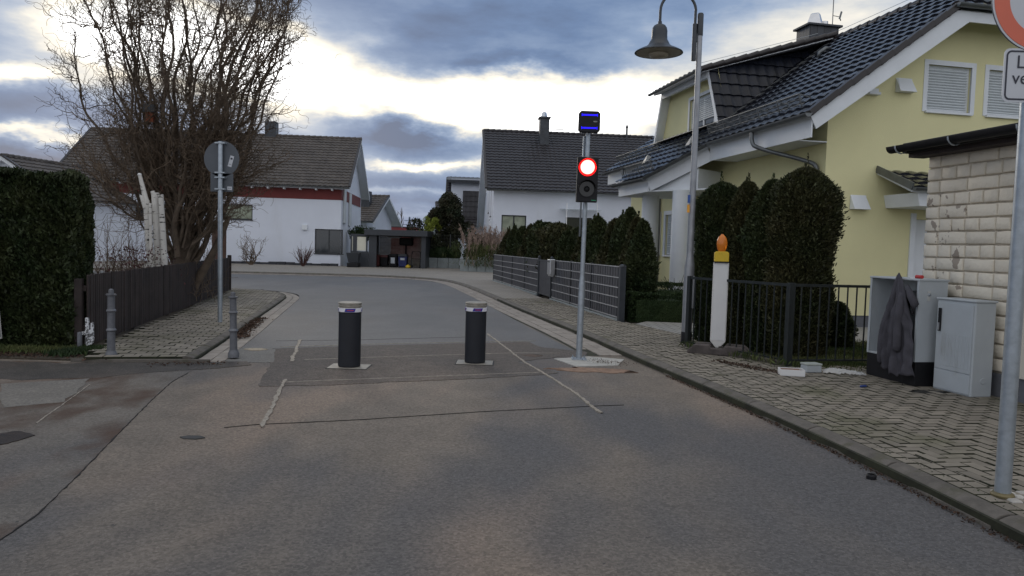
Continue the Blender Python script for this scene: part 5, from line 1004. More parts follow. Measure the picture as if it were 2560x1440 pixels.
# ---------- generic gabled house
def gable_house(t,W,D,ez,rz_,rd,tilemat,wallmat,ov=.5,vo=.45,fh=(),lh=(),rh=(),plinth=True,back_ez=None,seg=4,tw=.3,th_=.34,deckm='trimwhite',wk='glass'):
    """front face along x at y=0, ridge at y=rd height rz_"""
    bz=back_ez if back_ez is not None else ez; sF_=(rz_-ez)/(rd+ov); sB=(rz_-bz)/(D-rd+ov); zf=lambda y: ez+sF_*(y+ov)-.16; zbk=lambda y: bz+sB*(D+ov-y)-.16
    mb=MB(); wallface(mb,(0,0,0),(1,0,0),[(0,0),(W,0),(W,zf(0)),(0,zf(0))],[h[:4] for h in fh],.14,(0,1,0))
    for X,U,inn,hs in ((0,(0,1,0),(1,0,0),lh),(W,(0,1,0),(-1,0,0),rh)): wallface(mb,(X,0,0),U,[(0,0),(D,0),(D,zbk(D)),(rd,zf(rd)),(0,zf(0))],[h[:4] for h in hs],.14,inn)
    mb.add([(0,D,0),(W,D,0),(W,D,zbk(D)),(0,D,zbk(D))],[(0,1,2,3)]); mb.build('walls',wallmat,t)
    for h in fh: frame_window(t,(0,0,0),(1,0,0),(0,1,0),*h[:4],h[4] if len(h)>4 else wk,'winframe',mull=h[5] if len(h)>5 else 1)
    for h in lh: frame_window(t,(0,0,0),(0,1,0),(1,0,0),*h[:4],h[4] if len(h)>4 else wk,'winframe')
    for h in rh: frame_window(t,(W,0,0),(0,1,0),(-1,0,0),*h[:4],h[4] if len(h)>4 else wk,'winframe')
    mb=MB(); L_=W+2*vo; n1=math.hypot(rd+ov,rz_-ez); tiles(mb,(-vo,-ov,ez),(1,0,0),(0,rd+ov,rz_-ez),[(0,0),(L_,0),(L_,n1),(0,n1)],tw,th_,seg=seg)
    n2=math.hypot(D-rd+ov,rz_-bz); mb.add([(-vo,D+ov,bz),(W+vo,D+ov,bz),(W+vo,rd,rz_),(-vo,rd,rz_)],[(0,1,2,3)]); r_=mb.build('roof',tilemat,t)
    MB().quadbox([(-vo+.02,-ov+.03,ez-.03),(W+vo-.02,-ov+.03,ez-.03),(W+vo-.02,rd,rz_-.04),(-vo+.02,rd,rz_-.04)],.10).quadbox([(W+vo-.02,D+ov,bz-.03),(-vo+.02,D+ov,bz-.03),(-vo+.02,rd,rz_-.042),(W+vo-.02,rd,rz_-.042)],.10).build('roof_deck',M[deckm],t)
    for X in (-vo-.012,W+vo-.02):
        mb=MB(); 
        for q0,q1 in (((-ov,ez),(rd,rz_)),((D+ov,bz),(rd,rz_))): mb.add([(X+d,q0[0],q0[1]-.02) for d in (0,.03)]+[(X+d,q1[0],q1[1]-.02) for d in (0,.03)]+[(X+d,q1[0],q1[1]-.24) for d in (0,.03)]+[(X+d,q0[0],q0[1]-.24) for d in (0,.03)],[(0,2,4,6),(1,7,5,3),(0,1,3,2),(6,4,5,7),(0,6,7,1)])
        mb.build('barge_board',M[deckm],t)
        mb=MB(); mb.beam((X,-ov,ez+.03),(X,rd,rz_+.03),.14,.08); mb.build('verge_tiles',M['verge'],t)
    mb=MB(); n=int(L_/.36)
    for i in range(n): mb.tube([(-vo+i*L_/n,rd,rz_+.01),(-vo+(i+1.05)*L_/n,rd,rz_+.03)],[.10,.115],8)
    mb.build('ridge_caps',tilemat,t,True,auto=40); gutterline(t,(W+vo,-ov-.06,ez-.02),(-vo,-ov-.06,ez-.02),.07)
    return r_
# ---------- long white house on the left
t=thing('white_house','long white house with dark red band under a brown tiled roof, left of the carport','house',(-26.0+.05,44.0-1.24,0),R(4.5))
Wl=15.75; X=lambda px,Y=44.: XA(px,600,Y)+26.0; Z=lambda px,py,Y=44.: ZA(px,py,Y)
fh=[(X(556),X(636),Z(600,549),Z(600,512),'curtain'),(X(788),X(857),Z(820,634),Z(820,573),'glass',2),(X(330),X(420),Z(380,549),Z(380,515))]
rh=[(1.2,1.9,3.3,5.2),(3.1,3.8,3.2,5.3)]
gable_house(t,Wl,9.2,4.72,8.20,4.5,M['tile_brown'],M['housewhite_skytint'],fh=fh,rh=(),vo=.55)
MB().box(-.02,Wl+.02,-.022,.4,3.98,4.60).box(Wl-.2,Wl+.022,.4,8.8,4.0,4.65).build('red_band',M['redband'],t)
for i in range(17): MB().box(.5+i*.92,.58+i*.92,-.45,-.022,4.50,4.60).build('rafter_end',M['trimwhite'],t)
for ya,za,zb in ((.7,2.65,4.75),(3.0,2.55,4.6)): MB().box(Wl+.022,Wl+.10,ya,ya+.75,za,zb).build('tall_window',M['shutter'],t,bevel=.01)
MB().box(X(757),X(770),-.14,-.0,Z(763,575),Z(763,562)).build('wall_lamp',M['trimwhite'],t,bevel=.02)
MB().box(Wl-.02,Wl+.35,-.02,1.2,.0,Z(820,634)-.04).build('corner_step',M['housewhite_skytint'],t) if False else None
pch=MB().box(10.2,10.9,4.3,5.0,7.4,9.1).build('chimney',M['slate'],t)
x0=X(575)
mb=MB(); rk=np.random.default_rng(6)
for i in range(int((Wl-x0)/.5)):
    a=x0+i*.5; mb.box(a+.01,a+.49,-.55+rk.uniform(-.04,.04),-.2,.06,.22+rk.uniform(-.03,.04))
o=mb.build('stone_edging',M['rock'],None,bevel=.03); o.location=(-25.95,42.76,0); o.rotation_euler=(0,0,R(4.5)); o['kind']='stuff'; o['label']='row of dark edging stones along the white house wall'; o['category']='edging'
t=thing('utility_marker','small pale yellow plate on the white house wall below the corner window','plate',(XA(820,650,43.98),43.98,Z(820,650))); MB().box(-.16,.16,-.012,0,-.35,.3).build('plate',mat('pale_yellow_plate',(.62,.60,.44),.6),t); MB().box(-.03,.03,-.016,-.012,.06,.16).build('mark',M['black'],t)
t=thing('plant_tub','dark square plant tub on a stand at the corner of the white house','tub',(XA(884,660,42.6),42.6,.086)); MB().add([(-.26,-.26,.28),(.26,-.26,.28),(.26,.26,.28),(-.26,.26,.28),(-.36,-.36,.82),(.36,-.36,.82),(.36,.36,.82),(-.36,.36,.82)],[(3,2,1,0),(4,5,6,7),(0,1,5,4),(1,2,6,5),(2,3,7,6),(3,0,4,7)]).build('tub',M['anthracite'],t); MB().box(-.33,.33,-.33,.33,0,.26).build('stand',M['black'],t,bevel=.04)
# ---------- white house right of centre
e5=R(5); t=thing('white_house','white house with black tiled roof, slate chimney and glass door canopy behind the conifers','house',(-1.16,41.5,0),e5)
def loc5(px,py,off=0.):  # point on the front wall plane
    d=ray(px,py); o=np.array([0,0,CAMH]); n=np.array([-math.sin(e5),math.cos(e5),0]); P0=np.array([-1.16,41.5,0]); tt=((P0-o)@n)/(d@n); q=o+d*tt-P0; return (q[0]*math.cos(e5)+q[1]*math.sin(e5),q[2])
a=loc5(1253,575); b=loc5(1316,539); c=loc5(1412,620); d=loc5(1480,545)
gl_=[(2.4,2.95,3.3,4.9),(4.6,5.2,3.6,5.6),(1.2,1.8,.8,2.4),(3.8,4.4,.8,2.3)]
gable_house(t,13.6,11.6,4.68,8.75,5.5,M['tile_dark2'],M['housewhite_skytint'],fh=[(a[0],b[0],a[1]-.35,b[1],'curtain',2),(c[0],d[0],.1,d[1])],lh=gl_,back_ez=2.9,vo=.45)
ch=loc5(1369,345); MB().box(ch[0]+.05,ch[0]+.62,4.1,4.8,7.2,9.45).build('chimney',M['slate'],t); MB().box(ch[0]-.03,ch[0]+.70,4.02,4.88,9.45,9.54).build('chimney_slab',M['slate'],t,bevel=.01); MB().lathe([(.22,9.54),(.16,9.80),(.16,9.86),(.05,9.9)],(ch[0]+.33,4.45,0),4).build('cowl',M['steel'],t)
MB().tube([(ch[0]+5.7,5.1,8.2),(ch[0]+5.7,5.1,9.3)],.06,8).lathe([(.11,9.25),(.02,9.45)],(ch[0]+5.7,5.1,0),10).build('vent_pipe',M['slate'],t); MB().beam((ch[0]+1.3,5.5,8.8),(ch[0]+1.3,5.5,9.1),.04,.04).beam((ch[0]+1.2,5.5,9.0),(ch[0]+1.7,5.5,9.03),.04,.04).build('aerial',M['zinc'],t)
MB().quadbox([(c[0]-.35,-1.0,d[1]+.38),(d[0]+.35,-1.0,d[1]+.38),(d[0]+.35,-.005,d[1]+.46),(c[0]-.35,-.005,d[1]+.46)],.02).build('glass_canopy',M['glasscanopy'],t)
for xx in (c[0]-.1,d[0]+.1): MB().tube([(xx,-.9,0),(xx,-.9,d[1]+.75)],.025,8).build('canopy_post',M['steel'],t)
MB().tube([(13.3,-.08,4.4),(13.3,-.08,.2)],.05,8).build('downpipe',M['zinc'],t)
sk=loc5(1555,470); MB().box(sk[0]-.3,sk[0]+.35,.2,.9,5.1,5.3).build('roof_light',M['steel'],t)
for (zz,yy) in ((3.0,2.9),(2.3,.4)): MB().box(-.10,-.0,yy,yy+.15,zz,zz+.12).build('wall_lamp',M['trimwhite'],t)
# ---------- houses further back
t=thing('far_house','distant white house with wide eaves and grey chimney seen past the left white house','house',(-15.8,60,0),R(-6))
gable_house(t,4.0,7.4,3.2,5.5,3.7,M['tile_brown'],M['housewhite_skytint'],vo=.8,ov=.8,seg=2,rh=(),fh=[(3.0,3.7,1.6,2.5)],tw=.34,th_=.4)
MB().box(3.0,3.7,1.6,2.3,3.4,5.75).build('chimney',M['slate'],t); MB().box(3.2,3.45,1.8,2.0,5.75,6.1).build('flue',M['black'],t)
MB().tube([(2.6,-.7,3.0),(2.4,-.1,2.7),(2.3,-.08,.1)],.06,8).build('downpipe',M['zinc'],t)
t=thing('far_house','distant white house with steep slate dormer behind the magnolia','house',(-4.9,56,0),R(4)); gable_house(t,7,9,3.0,7.0,5,M['tile_dark2'],M['housewhite_skytint'],vo=.3,seg=2,tw=.34,th_=.4)
MB().box(.1,3.2,.6,4.6,2.8,6.55).build('dormer',M['housewhite_skytint'],t); MB().quadbox([(-.25,.1,6.45),(3.5,.1,6.45),(3.5,5,7.1),(-.25,5,7.1)],.22).build('dormer_roof',M['slate'],t)
mb=MB(); tiles(mb,(1.0,.25,2.9),(1,0,0),(0,.12,1),[(0,0),(2.1,0),(2.1,2.8),(0,2.8)],.34,.4,seg=2); mb.build('tile_cladding',M['tile_dark2'],t)
t=thing('far_house','distant dark roofed house edge behind the lime green bamboo','house',(-6.3,66,0),R(10)); gable_house(t,6,8,2.5,5.5,4,M['tile_dark2'],M['housewhite_skytint'],vo=.4,seg=2,tw=.34,th_=.4)
t=thing('far_house','grey roofed house with white gable behind the left hedge','house',(XA(15,393,38)+3.1,37.6,0),R(81))
gable_house(t,9,6.4,3.3,5.4,3.2,M['tile_brown'],M['housewhite_skytint'],vo=.3,ov=.4,seg=2,tw=.34,th_=.4)
t=thing('garden_shed','plain dark red flat roofed shed beyond the carport','shed',(-13.1,78,0)); MB().box(.0,3.0,0,2.5,0,3.25).build('wall',M['browncont'],t); MB().box(-.05,3.05,-.05,2.55,3.25,3.32).build('roof',M['slate'],t)
# ---------- carport, bins, screen
Yc=43.6; cx0=XA(922,620,Yc); cx1=XA(1064,620,Yc); t=thing('carport','dark flat roofed carport with slatted back wall beside the white house','carport',(cx0,Yc,.086)); Wc=cx1-cx0; hC=ZA(1000,590,Yc)-.086
MB().box(-.22,Wc+.12,-.3,3.2,hC,hC+.34).build('roof',M['anthracite'],t,bevel=.01)
for xx,w_ in ((0,.45),(Wc-.26,.26)): MB().box(xx,xx+w_,0,.12,0,hC).build('post',M['anthracite'],t)
MB().box(0,.08,.12,3.0,0,hC).build('side_wall',M['anthracite'],t); MB().box(Wc-.10,Wc,.12,3.0,0,hC).build('side_wall',M['anthracite'],t)
mb=MB()
for i in range(24): mb.box(.1,Wc-.12,2.9,2.93,.02+i*hC/24,.02+i*hC/24+hC/24*.9)
mb.build('slats',M['slatwood'],t); MB().box(Wc*.52,Wc*.52+.09,2.7,2.88,0,hC-.3).build('middle_post',M['black'],t)
MB().box(Wc*.43,Wc*.68,2.2,2.7,hC-.55,hC-.08).build('hanging_basket',M['black'],t,bevel=.08); MB().box(.6,1.5,2.5,2.6,hC-.12,hC-.04).build('light_strip',M['trimwhite'],t)
def bin_(px,pw,topy,m1,m2,label,patch=None):
    xa=XA(px,650,Yc+1.2); xb=XA(px+pw,650,Yc+1.2); w_=xb-xa; h=ZA(px,topy,Yc+1.2)-.086; t=thing('wheelie_bin',label,'bin',((xa+xb)/2,Yc+1.2,.086),0,'bins in the carport')
    q=w_/2; MB().add([(-q*.85,-.28,.05),(q*.85,-.28,.05),(q*.85,.28,.05),(-q*.85,.28,.05),(-q,-.33,h-.14),(q,-.33,h-.14),(q,.33,h-.14),(-q,.33,h-.14)],[(3,2,1,0),(4,5,6,7),(0,1,5,4),(1,2,6,5),(2,3,7,6),(3,0,4,7)]).build('body',M[m1],t,bevel=.02)
    MB().prismY([(-q*1.06,h-.14),(q*1.06,h-.14),(q*1.0,h-.05),(q*.75,h),(-q*.75,h),(-q*1.0,h-.05)],-.38,.36).build('lid',M[m2],t,bevel=.02)
    for s in (-1,1): MB().tube([(s*q*.7,.25,.10),(s*q*.95,.25,.10)],.10,12).build('wheel',M['black'],t)
    if patch: MB().box(-q*.5,q*.5,-.335,-.325,h*.28 if patch=='tall' else h*.55,h*.72).build('label_patch',mat('bin_label',(.45,.48,.52),.6),t)
bin_(932,19,636,'redbin','redbin','dark red bin, leftmost of the row in the carport'); bin_(953,18,637,'black','redbin','black bin with dark red lid, second in the carport row'); bin_(974,20,634,'black','black','black bin with a tall white label panel in the carport','tall'); bin_(997,22,635,'bluebin','anthracite','blue bin with grey lid, rightmost in the carport','low')
xw=XA(1040,660,Yc+.8); t=thing('walking_frame','dark folding wheeled walking frame at the right end of the carport','walking frame',(xw,Yc+.8,.086))
for s in (-.26,.26):
    MB().tube([(s,-.3,.05),(s,-.1,.55),(s,.05,.95),(s,.15,1.0)],.018,8).build('side_frame',M['black'],t); MB().tube([(s,.3,.05),(s,.0,.55)],.016,8).build('back_leg',M['galv'],t)
    for y in (-.3,.3): MB().tube([(s-.02,y,.09),(s+.02,y,.09)],.09,14).build('wheel',M['black'],t)
MB().box(-.25,.25,-.12,.12,.52,.56).build('seat',M['black'],t,bevel=.01); MB().tube([(-.26,.02,.8),(-.2,.05,.98),(.2,.05,.98),(.26,.02,.8)],.025,8).build('backrest',M['black'],t)
xw=XA(1020,665,Yc+.3); t=thing('yellow_bag','small yellow bag on the ground beside the blue bin','bag',(xw,Yc+.3,.086)); MB().lathe([(.12,0),(.17,.06),(.13,.14),(.04,.2)],n=12).build('bag',M['yellowplastic'],t,True)
xa=XA(876,640,Yc); xb=XA(921,640,Yc); t=thing('garden_screen','black garden screen with frosted glass panels between house and carport','screen',(xa,Yc,.086)); Ws=xb-xa; zs=lambda p:ZA(900,p,Yc)-.086
MB().box(0,Ws,0,.06,0,zs(628)).build('lower_panel',M['anthracite'],t); MB().box(.0,Ws,0,.06,zs(590),zs(587)+.05).build('top_rail',M['anthracite'],t)
for xx in (0,Ws*.13,Ws*.86): MB().box(xx,xx+.07 if xx!=Ws*.13 else xx+.22,-.02,.07,zs(628),zs(590)).build('post',M['anthracite'],t)
MB().box(Ws*.13+.24,Ws*.86-.02,.02,.035,zs(627)+.02,zs(591)-.02).build('glass_panel',M['milk'],t); MB().box(.08,Ws*.13-.01,.02,.035,zs(627)+.02,zs(591)-.02).build('glass_panel',M['milk'],t)
# planters
def blocks(name,label,x0,y0,x1,y1,h,n):
    d=np.array([x1-x0,y1-y0]);L_=np.hypot(*d);t=thing(name,label,'wall',(x0,y0,.05),math.atan2(d[1],d[0]))
    for i in range(n): MB().box(i*L_/n+.01,(i+1)*L_/n-.01,0,.3,0,h).build('block',M['concrete'],t,bevel=.015)
Yp=45.6; blocks('planter_wall','grey concrete planter wall section right of the carport',XA(1066,660,Yp),Yp,XA(1148,660,Yp),Yp,ZA(1100,645,Yp)-.05,3)
blocks('planter_wall','grey concrete planter wall corner section in front of the pampas grass',XA(1149,660,41.2),41.2,XA(1236,660,40.6),40.6,ZA(1190,650,41)-.05,4)
sheet('planter_soil',[(XA(1066,660,Yp)+.1,Yp+.2),(-2.7,Yp+.1),(-2.6,41.5),(-.9,41.3),(-.9,49),(-6,50)],ZA(1100,649,Yp),M['soil'])
t=thing('mesh_fence','thin dark wire mesh fence on the planter walls','fence',(XA(1068,640,Yp),Yp+.4,.7)); Wm=XA(1235,640,Yp)-XA(1068,640,Yp); mb=MB()
for i in range(int(Wm/.1)): mb.box(i*.1-.003,i*.1+.003,0,.006,0,1.45)
for i in range(8): mb.box(0,Wm,-.004,0,i*.2,i*.2+.008)
mb.build('mesh',M['darkgreen_metal'],t); 
for i in range(4): MB().box(i*Wm/3-.03,i*Wm/3+.03,.01,.06,0,1.5).build('post',M['darkgreen_metal'],t)
MB().box(XA(1164,640,41.3),XA(1172,640,41.3),41.3,41.45,ZA(1168,651,41.3),ZA(1168,642,41.3)).build('white_lamp_box',M['white'],None); o=bpy.data.objects['white_lamp_box']; tag(o,'small white cube light on the planter wall','lamp')
# distant pylons / poplars
def pylon(px,Y,topy,label):
    x=XA(px,585,Y); z=ZA(px,topy,Y); t=thing('pylon',label,'pylon',(x,Y,1)); h=z-1; w_=h*.09; mb=MB()
    for s in (-1,1):
        for q in (-1,1): mb.beam((s*w_,q*w_,0),(s*w_*.15,q*w_*.15,h),.3,.3)
    for i in range(6): z_=h*i/6; k=w_*(1-.85*i/6); mb.beam((-k,0,z_),(k*.8,0,z_+h/6),.2,.2).beam((k,0,z_),(-k*.8,0,z_+h/6),.2,.2)
    for f_,l_ in ((.72,.24),(.86,.18)): mb.beam((-h*l_,0,h*f_),(h*l_,0,h*f_),.35,.35)
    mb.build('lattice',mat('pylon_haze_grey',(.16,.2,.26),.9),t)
pylon(1023,420,542,'lattice power pylon on the horizon above the red shed'); pylon(1034,480,555,'smaller lattice power pylon on the horizon, the right one of two')
# ================================================================== VEGETATION
def fastadd(lst,V,F_): 
    o=sum(len(v) for v,_ in lst); lst.append((V,F_+o))
def flush(lst,name,m,parent=None): return fastmesh(name,np.concatenate([v for v,_ in lst]),np.concatenate([f for _,f in lst]),m,parent)
def conifer(t,c,rx,ry,h,n,seed,m,ln=.075,wd=.035,top=.35,lean=0,base=.12,lump=.10,tips=0,tipm=None):
    """columnar crown: lumpy surface of overlapping scale sprays round a filled core"""
    rg=np.random.default_rng(seed); z=rg.uniform(0,1,n)**.92; a=rg.uniform(0,2*np.pi,n); ph=rg.uniform(0,6.3,6)
    def rad(z,a):
        env=np.minimum(1,((1-z)/top)**.5)*np.minimum(1,.80+.6*z); l=1+lump*(np.sin(3*a+ph[0]+4*z)+.7*np.sin(5*a+ph[1]-9*z)+.8*np.sin(2*a+13*z+ph[2])+.5*np.sin(9*a+21*z+ph[3])+.55*np.sin(13*a+ph[4]-5*z)*(.5+z)+.4*np.sin(31*z+6*a+ph[5])); return env*l
    q=rad(z,a); dep=1-np.abs(rg.normal(0,.09,n))+(rg.random(n)<.2)*rg.uniform(0,.16,n); P=np.stack([c[0]+rx*q*dep*np.cos(a)+lean*z,c[1]+ry*q*dep*np.sin(a),c[2]+base*h+z*h*(1-base)],1)
    D_=np.stack([np.cos(a)*.85,np.sin(a)*.85,np.full(n,.75)],1); V,F_=cards(P,D_,ln,wd,rg,.5); L_=[]; fastadd(L_,V,F_)
    if tips:
        for k in range(tips):
            a0=rg.uniform(0,6.3); r0=rg.uniform(0,.85); px,py=c[0]+rx*r0*math.cos(a0),c[1]+ry*r0*math.sin(a0); zt=c[2]+h*(1-.25*r0-.03); hh=rg.uniform(.10,.32)*min(1,h/2.2); k2=90
            zz=rg.uniform(0,1,k2); rr_=(1-zz)*.045+.006; aa=rg.uniform(0,6.3,k2); P=np.stack([px+rr_*np.cos(aa),py+rr_*np.sin(aa),zt-.08+zz*(hh+.08)],1); V,F_=cards(P,np.stack([np.cos(aa)*.5,np.sin(aa)*.5,np.ones(k2)],1),ln*.8,wd*.8,rg,.25); fastadd(L_,V,F_)
    flush(L_,'crown',m,t)
    # inner branches fill, same foliage
    nz,na=26,20; vs=[]; 
    for i in range(nz+1):
        zz=i/nz*.975
        for j in range(na):
            aa=2*np.pi*j/na; q=rad(np.array(zz),np.array(aa))*.80; vs.append((c[0]+rx*q*math.cos(aa)+lean*zz,c[1]+ry*q*math.sin(aa),c[2]+base*h+zz*h*(1-base)))
    MB().add(vs,[(i*na+j,i*na+(j+1)%na,(i+1)*na+(j+1)%na,(i+1)*na+j) for i in range(nz) for j in range(na)]+[tuple(range(na-1,-1,-1)),tuple(range(nz*na,(nz+1)*na))]).build('inner_foliage',m,t)
    MB().tube([(c[0],c[1],c[2]-.05),(c[0],c[1],c[2]+h*.5)],[rx*.13,rx*.06],8).build('trunk',M['bark'],t)
# four tall conifers behind the bar fence
GZ=.05
P0=np.array(G(1750,868,.09)); 
specs=[(1797,455,11.75,.38,'tall clipped conifer nearest the lamp post, leftmost of the tall group',7),(1862,452,11.35,.30,'narrow pointed conifer, second from the left in the tall group behind the bar fence',14),(1925,448,10.95,.32,'narrow pointed conifer, third from the left in the tall group behind the bar fence',8),(2006,418,10.5,.44,'broadest and tallest conifer, right end of the tall group beside the lawn',22)]
for k,(px,py,Y,r,lab,tp) in enumerate(specs):
    x=XA(px+4,700,Y); h=ZA(px,py,Y)-GZ; t=thing('conifer',lab,'conifer',(x,Y+.12,GZ),0,'tall conifers behind the bar fence'); conifer(t,(0,0,0),r,r*.85,h,30000 if k<3 else 46000,20+k,M['thujabrown'] if k%2 else M['thuja'],.062,.023,.13 if k==3 else (.12 if k==0 else .22),base=.0,lump=.10,tips=tp)
x,y=XA(2092,830,11.6),11.6; t=thing('round_shrub','small round dark conifer ball beside the tall conifers on the lawn','shrub',(x,y,.06)); conifer(t,(0,0,0),.27,.27,.72,5000,31,M['thuja'],.07,.03,.6,base=0,lump=.06)
# conifer row behind the mat fence
row_=[(1262,577,.35),(1284,571,.33),(1304,566,.34),(1325,562,.36),(1344,552,.34),(1366,556,.50),(1392,558,.50),(1417,577,.34),(1440,570,.34),(1464,556,.38),(1490,541,.46),(1514,566,.34),(1534,548,.38),(1551,540,.30),(1571,520,.34),(1588,545,.33),(1604,552,.36)]
names=['at the far end of the row','second from the far end','third from the far end','fourth from the far end','fifth from the far end, just before the clipped pair','left half of the clipped block','right half of the clipped block','short one after the block','behind the letterbox gate side','just left of the traffic light pole','broad rounded one by the signal','narrow one right of the broad rounded one','pointed one in the right half of the row','slim pointed one, fourth from the near end','tallest thin tipped one near the yellow house','second from the near end','nearest the yellow house columns']
for k,(px,py,r) in enumerate(row_):
    u=(px-1280)/FPX; nrm=np.array([D[1],-D[0]]) if D[1]*1>0 else np.array([-D[1],D[0]])
    Fo=FR0+nrm*(.62)+np.array([0,0]); q=ray(px,680); s_lo,s_hi=-1.5,Ln
    for _ in range(40):
        mid=(s_lo+s_hi)/2; p=Fo+np.array(FR1-FR0)/np.hypot(*(FR1-FR0))*mid
        if p[0]/p[1]>q[0]/q[1]: s_lo=mid
        else: s_hi=mid
    Y=p[1]; h=ZA(px,py,Y)-GZ; rr_=max(.3,min(.62,r*1.0*(Y/19)**.5)); t=thing('conifer','dark conifer behind the slatted fence, '+names[k],'conifer',(p[0],p[1],GZ),0,'conifer row behind the slatted fence')
    wide=.75 if names[k].endswith('clipped block') else .5
    conifer(t,(0,0,0),rr_,rr_*.9,h,5200 if Y>22 else 7500,50+k,M['thuja'] if k%3 else M['thujabrown'],.11 if Y>22 else .09,.05 if Y>22 else .04,(.12 if k in(5,6) else .5),base=0,lump=.08,tips=(2 if k in (5,6) else 4))
# hedges
def hedge(name,label,poly,h,dens,m,seed,ln=.06,wd=.03,grp=None,lump=.03,z0=.02,kind='hedge',core=True):
    """clipped hedge: leaf sprays on top and sides of a polygon footprint"""
    P=[np.array(p,float) for p in ccw(poly)]; k=len(P); rg=np.random.default_rng(seed); c=sum(P)/k; t=thing(name,label,kind,(c[0],c[1],z0)); L_=[]
    for i in range(k):
        a,b=P[i]-c,P[(i+1)%k]-c; l=np.hypot(*(b-a)); n=int(l*h*dens); s=rg.uniform(0,1,n); z=rg.uniform(0,1,n); nn=np.array([(b-a)[1],-(b-a)[0]])/l
        off=lump*(np.sin(s*l*5+z*h*4+i)+.7*np.sin(s*l*11-z*h*7)+.6*np.sin(z*h*16+s*l*3))-np.abs(rg.normal(0,.03,n)); off=off-np.maximum(0,z-.93)*1.2
        XY=a+(b-a)*s[:,None]+nn*off[:,None]; V,F_=cards(np.c_[XY,z*h],np.c_[np.tile(nn*.7,(n,1)),np.full(n,.7)],ln,wd,rg,.45); fastadd(L_,V,F_)
    xs=[q[0]-c[0] for q in P]; ys=[q[1]-c[1] for q in P]; A_=abs((max(xs)-min(xs))*(max(ys)-min(ys))); n=int(A_*dens); X_=rg.uniform(min(xs),max(xs),n); Y_=rg.uniform(min(ys),max(ys),n); keep=np.array([inpoly((x_,y_),[tuple(q-c) for q in P]) for x_,y_ in zip(X_,Y_)]) if n else []
    X_,Y_=X_[keep],Y_[keep]; n=len(X_); Zt=h+lump*(np.sin(X_*6+Y_*4)+.6*np.sin(X_*13-Y_*9))-np.abs(rg.normal(0,.02,n)); V,F_=cards(np.c_[X_,Y_,Zt],np.c_[rg.normal(0,.4,(n,2)),np.ones(n)],ln,wd,rg,.4); fastadd(L_,V,F_)
    flush(L_,'foliage',m,t)
    if core: MB().prism([tuple((q-c)*.985-(q-c)/np.hypot(*(q-c))*.14) for q in P],0,h-.16).build('inner_foliage',m,t)
    return t
hx=XA(224,600,10.9); hx2=XA(220,600,12.0)
hedge('clipped_hedge','tall dark green clipped hedge filling the left edge of the picture',[(-9.5,9.35),(XA(196,860,9.6),9.5),(hx,10.9),(hx2,12.0),(-9.5,11.5)],ZA(120,434,9.7)-.02,3600,M['hedgeleaf'],3,.075,.034,lump=.035)
hedge('box_hedge','low dark box hedge between the slatted fence and the lamp post',[(2.40,14.75),(3.6,14.9),(3.6,15.8),(2.3,15.7)],.60,2200,M['boxleaf'],5,.04,.022,z0=.06,lump=.015)
hedge('box_hedge','second low hedge step behind the first, below the porch columns',[(2.5,16.1),(4.2,16.5),(4.3,17.4),(2.4,17.1)],.72,1500,M['boxleaf'],6,.045,.025,z0=.06,lump=.02)
# ---- curly willow
def tubes(paths,n,name,m,parent):
    """paths: list of (pts (k,3), radii (k)) all with same k"""
    groups={}
    for P,r in paths: groups.setdefault(len(P),[]).append((P,r))
    Vs=[];Fs=[];o=0; an=np.arange(n)*2*np.pi/n
    for k,g in groups.items():
        P=np.array([p for p,_ in g]); r=np.array([q for _,q in g]); T=np.gradient(P,axis=1); T/=np.linalg.norm(T,axis=2,keepdims=True)+1e-9
        ref=np.tile(np.array([.31,.87,.38]),(len(g),k,1)); A=np.cross(T,ref); A/=np.linalg.norm(A,axis=2,keepdims=True)+1e-9; B_=np.cross(T,A)
        V=P[:,:,None,:]+r[:,:,None,None]*(A[:,:,None,:]*np.cos(an)[None,None,:,None]+B_[:,:,None,:]*np.sin(an)[None,None,:,None]); V=V.reshape(-1,3)
        base=np.arange(len(g))[:,None,None]*k*n+np.arange(k-1)[None,:,None]*n; j=np.arange(n)[None,None,:]; j2=(j+1)%n
        F_=np.stack([base+j,base+j2,base+j2+n,base+j+n],-1).reshape(-1,4)+o; Vs.append(V);Fs.append(F_);o+=len(V)
    return fastmesh(name,np.concatenate(Vs),np.concatenate(Fs),m,parent,True)
def wander(p,d,k,step,curl,up,rg,out=None,freq=.9):
    """curly walk; returns (k,3)"""
    P=[p]; ph=rg.uniform(0,6.3,3); w_=rg.uniform(.7,1.3,3)*freq; d=d/np.linalg.norm(d)
    for i in range(k-1):
        s=np.array([math.sin(i*w_[0]+ph[0]),math.sin(i*w_[1]+ph[1]),math.sin(i*w_[2]+ph[2])*.7])*curl
        q=d+s+np.array([0,0,up]); q/=np.linalg.norm(q); d=d+rg.normal(0,.05,3)+np.array([0,0,up*.08]); d/=np.linalg.norm(d); p=p+q*step; P.append(p)
    return np.array(P)
rg=np.random.default_rng(21); TY=16.3; tx=XA(455,660,TY)
t=thing('curly_willow','large leafless curly willow with many upright twisting limbs behind the brown fence','tree',(tx,TY,.0)); WIL=t
limbs=[];sub=[];tw=[];tw2=[]
tr=np.array([[0,0,-.1],[.02,0,.4],[-.03,.02,.8],[.05,0,1.25],[.06,0,1.6]]); trunk=[(tr,np.array([.24,.21,.19,.17,.12]))]
trunk.append((np.array([[.12,0,0],[.28,.05,.5],[.55,.1,1.0],[.80,.1,1.5],[.98,.12,2.0]]),np.array([.12,.10,.085,.07,.05])))
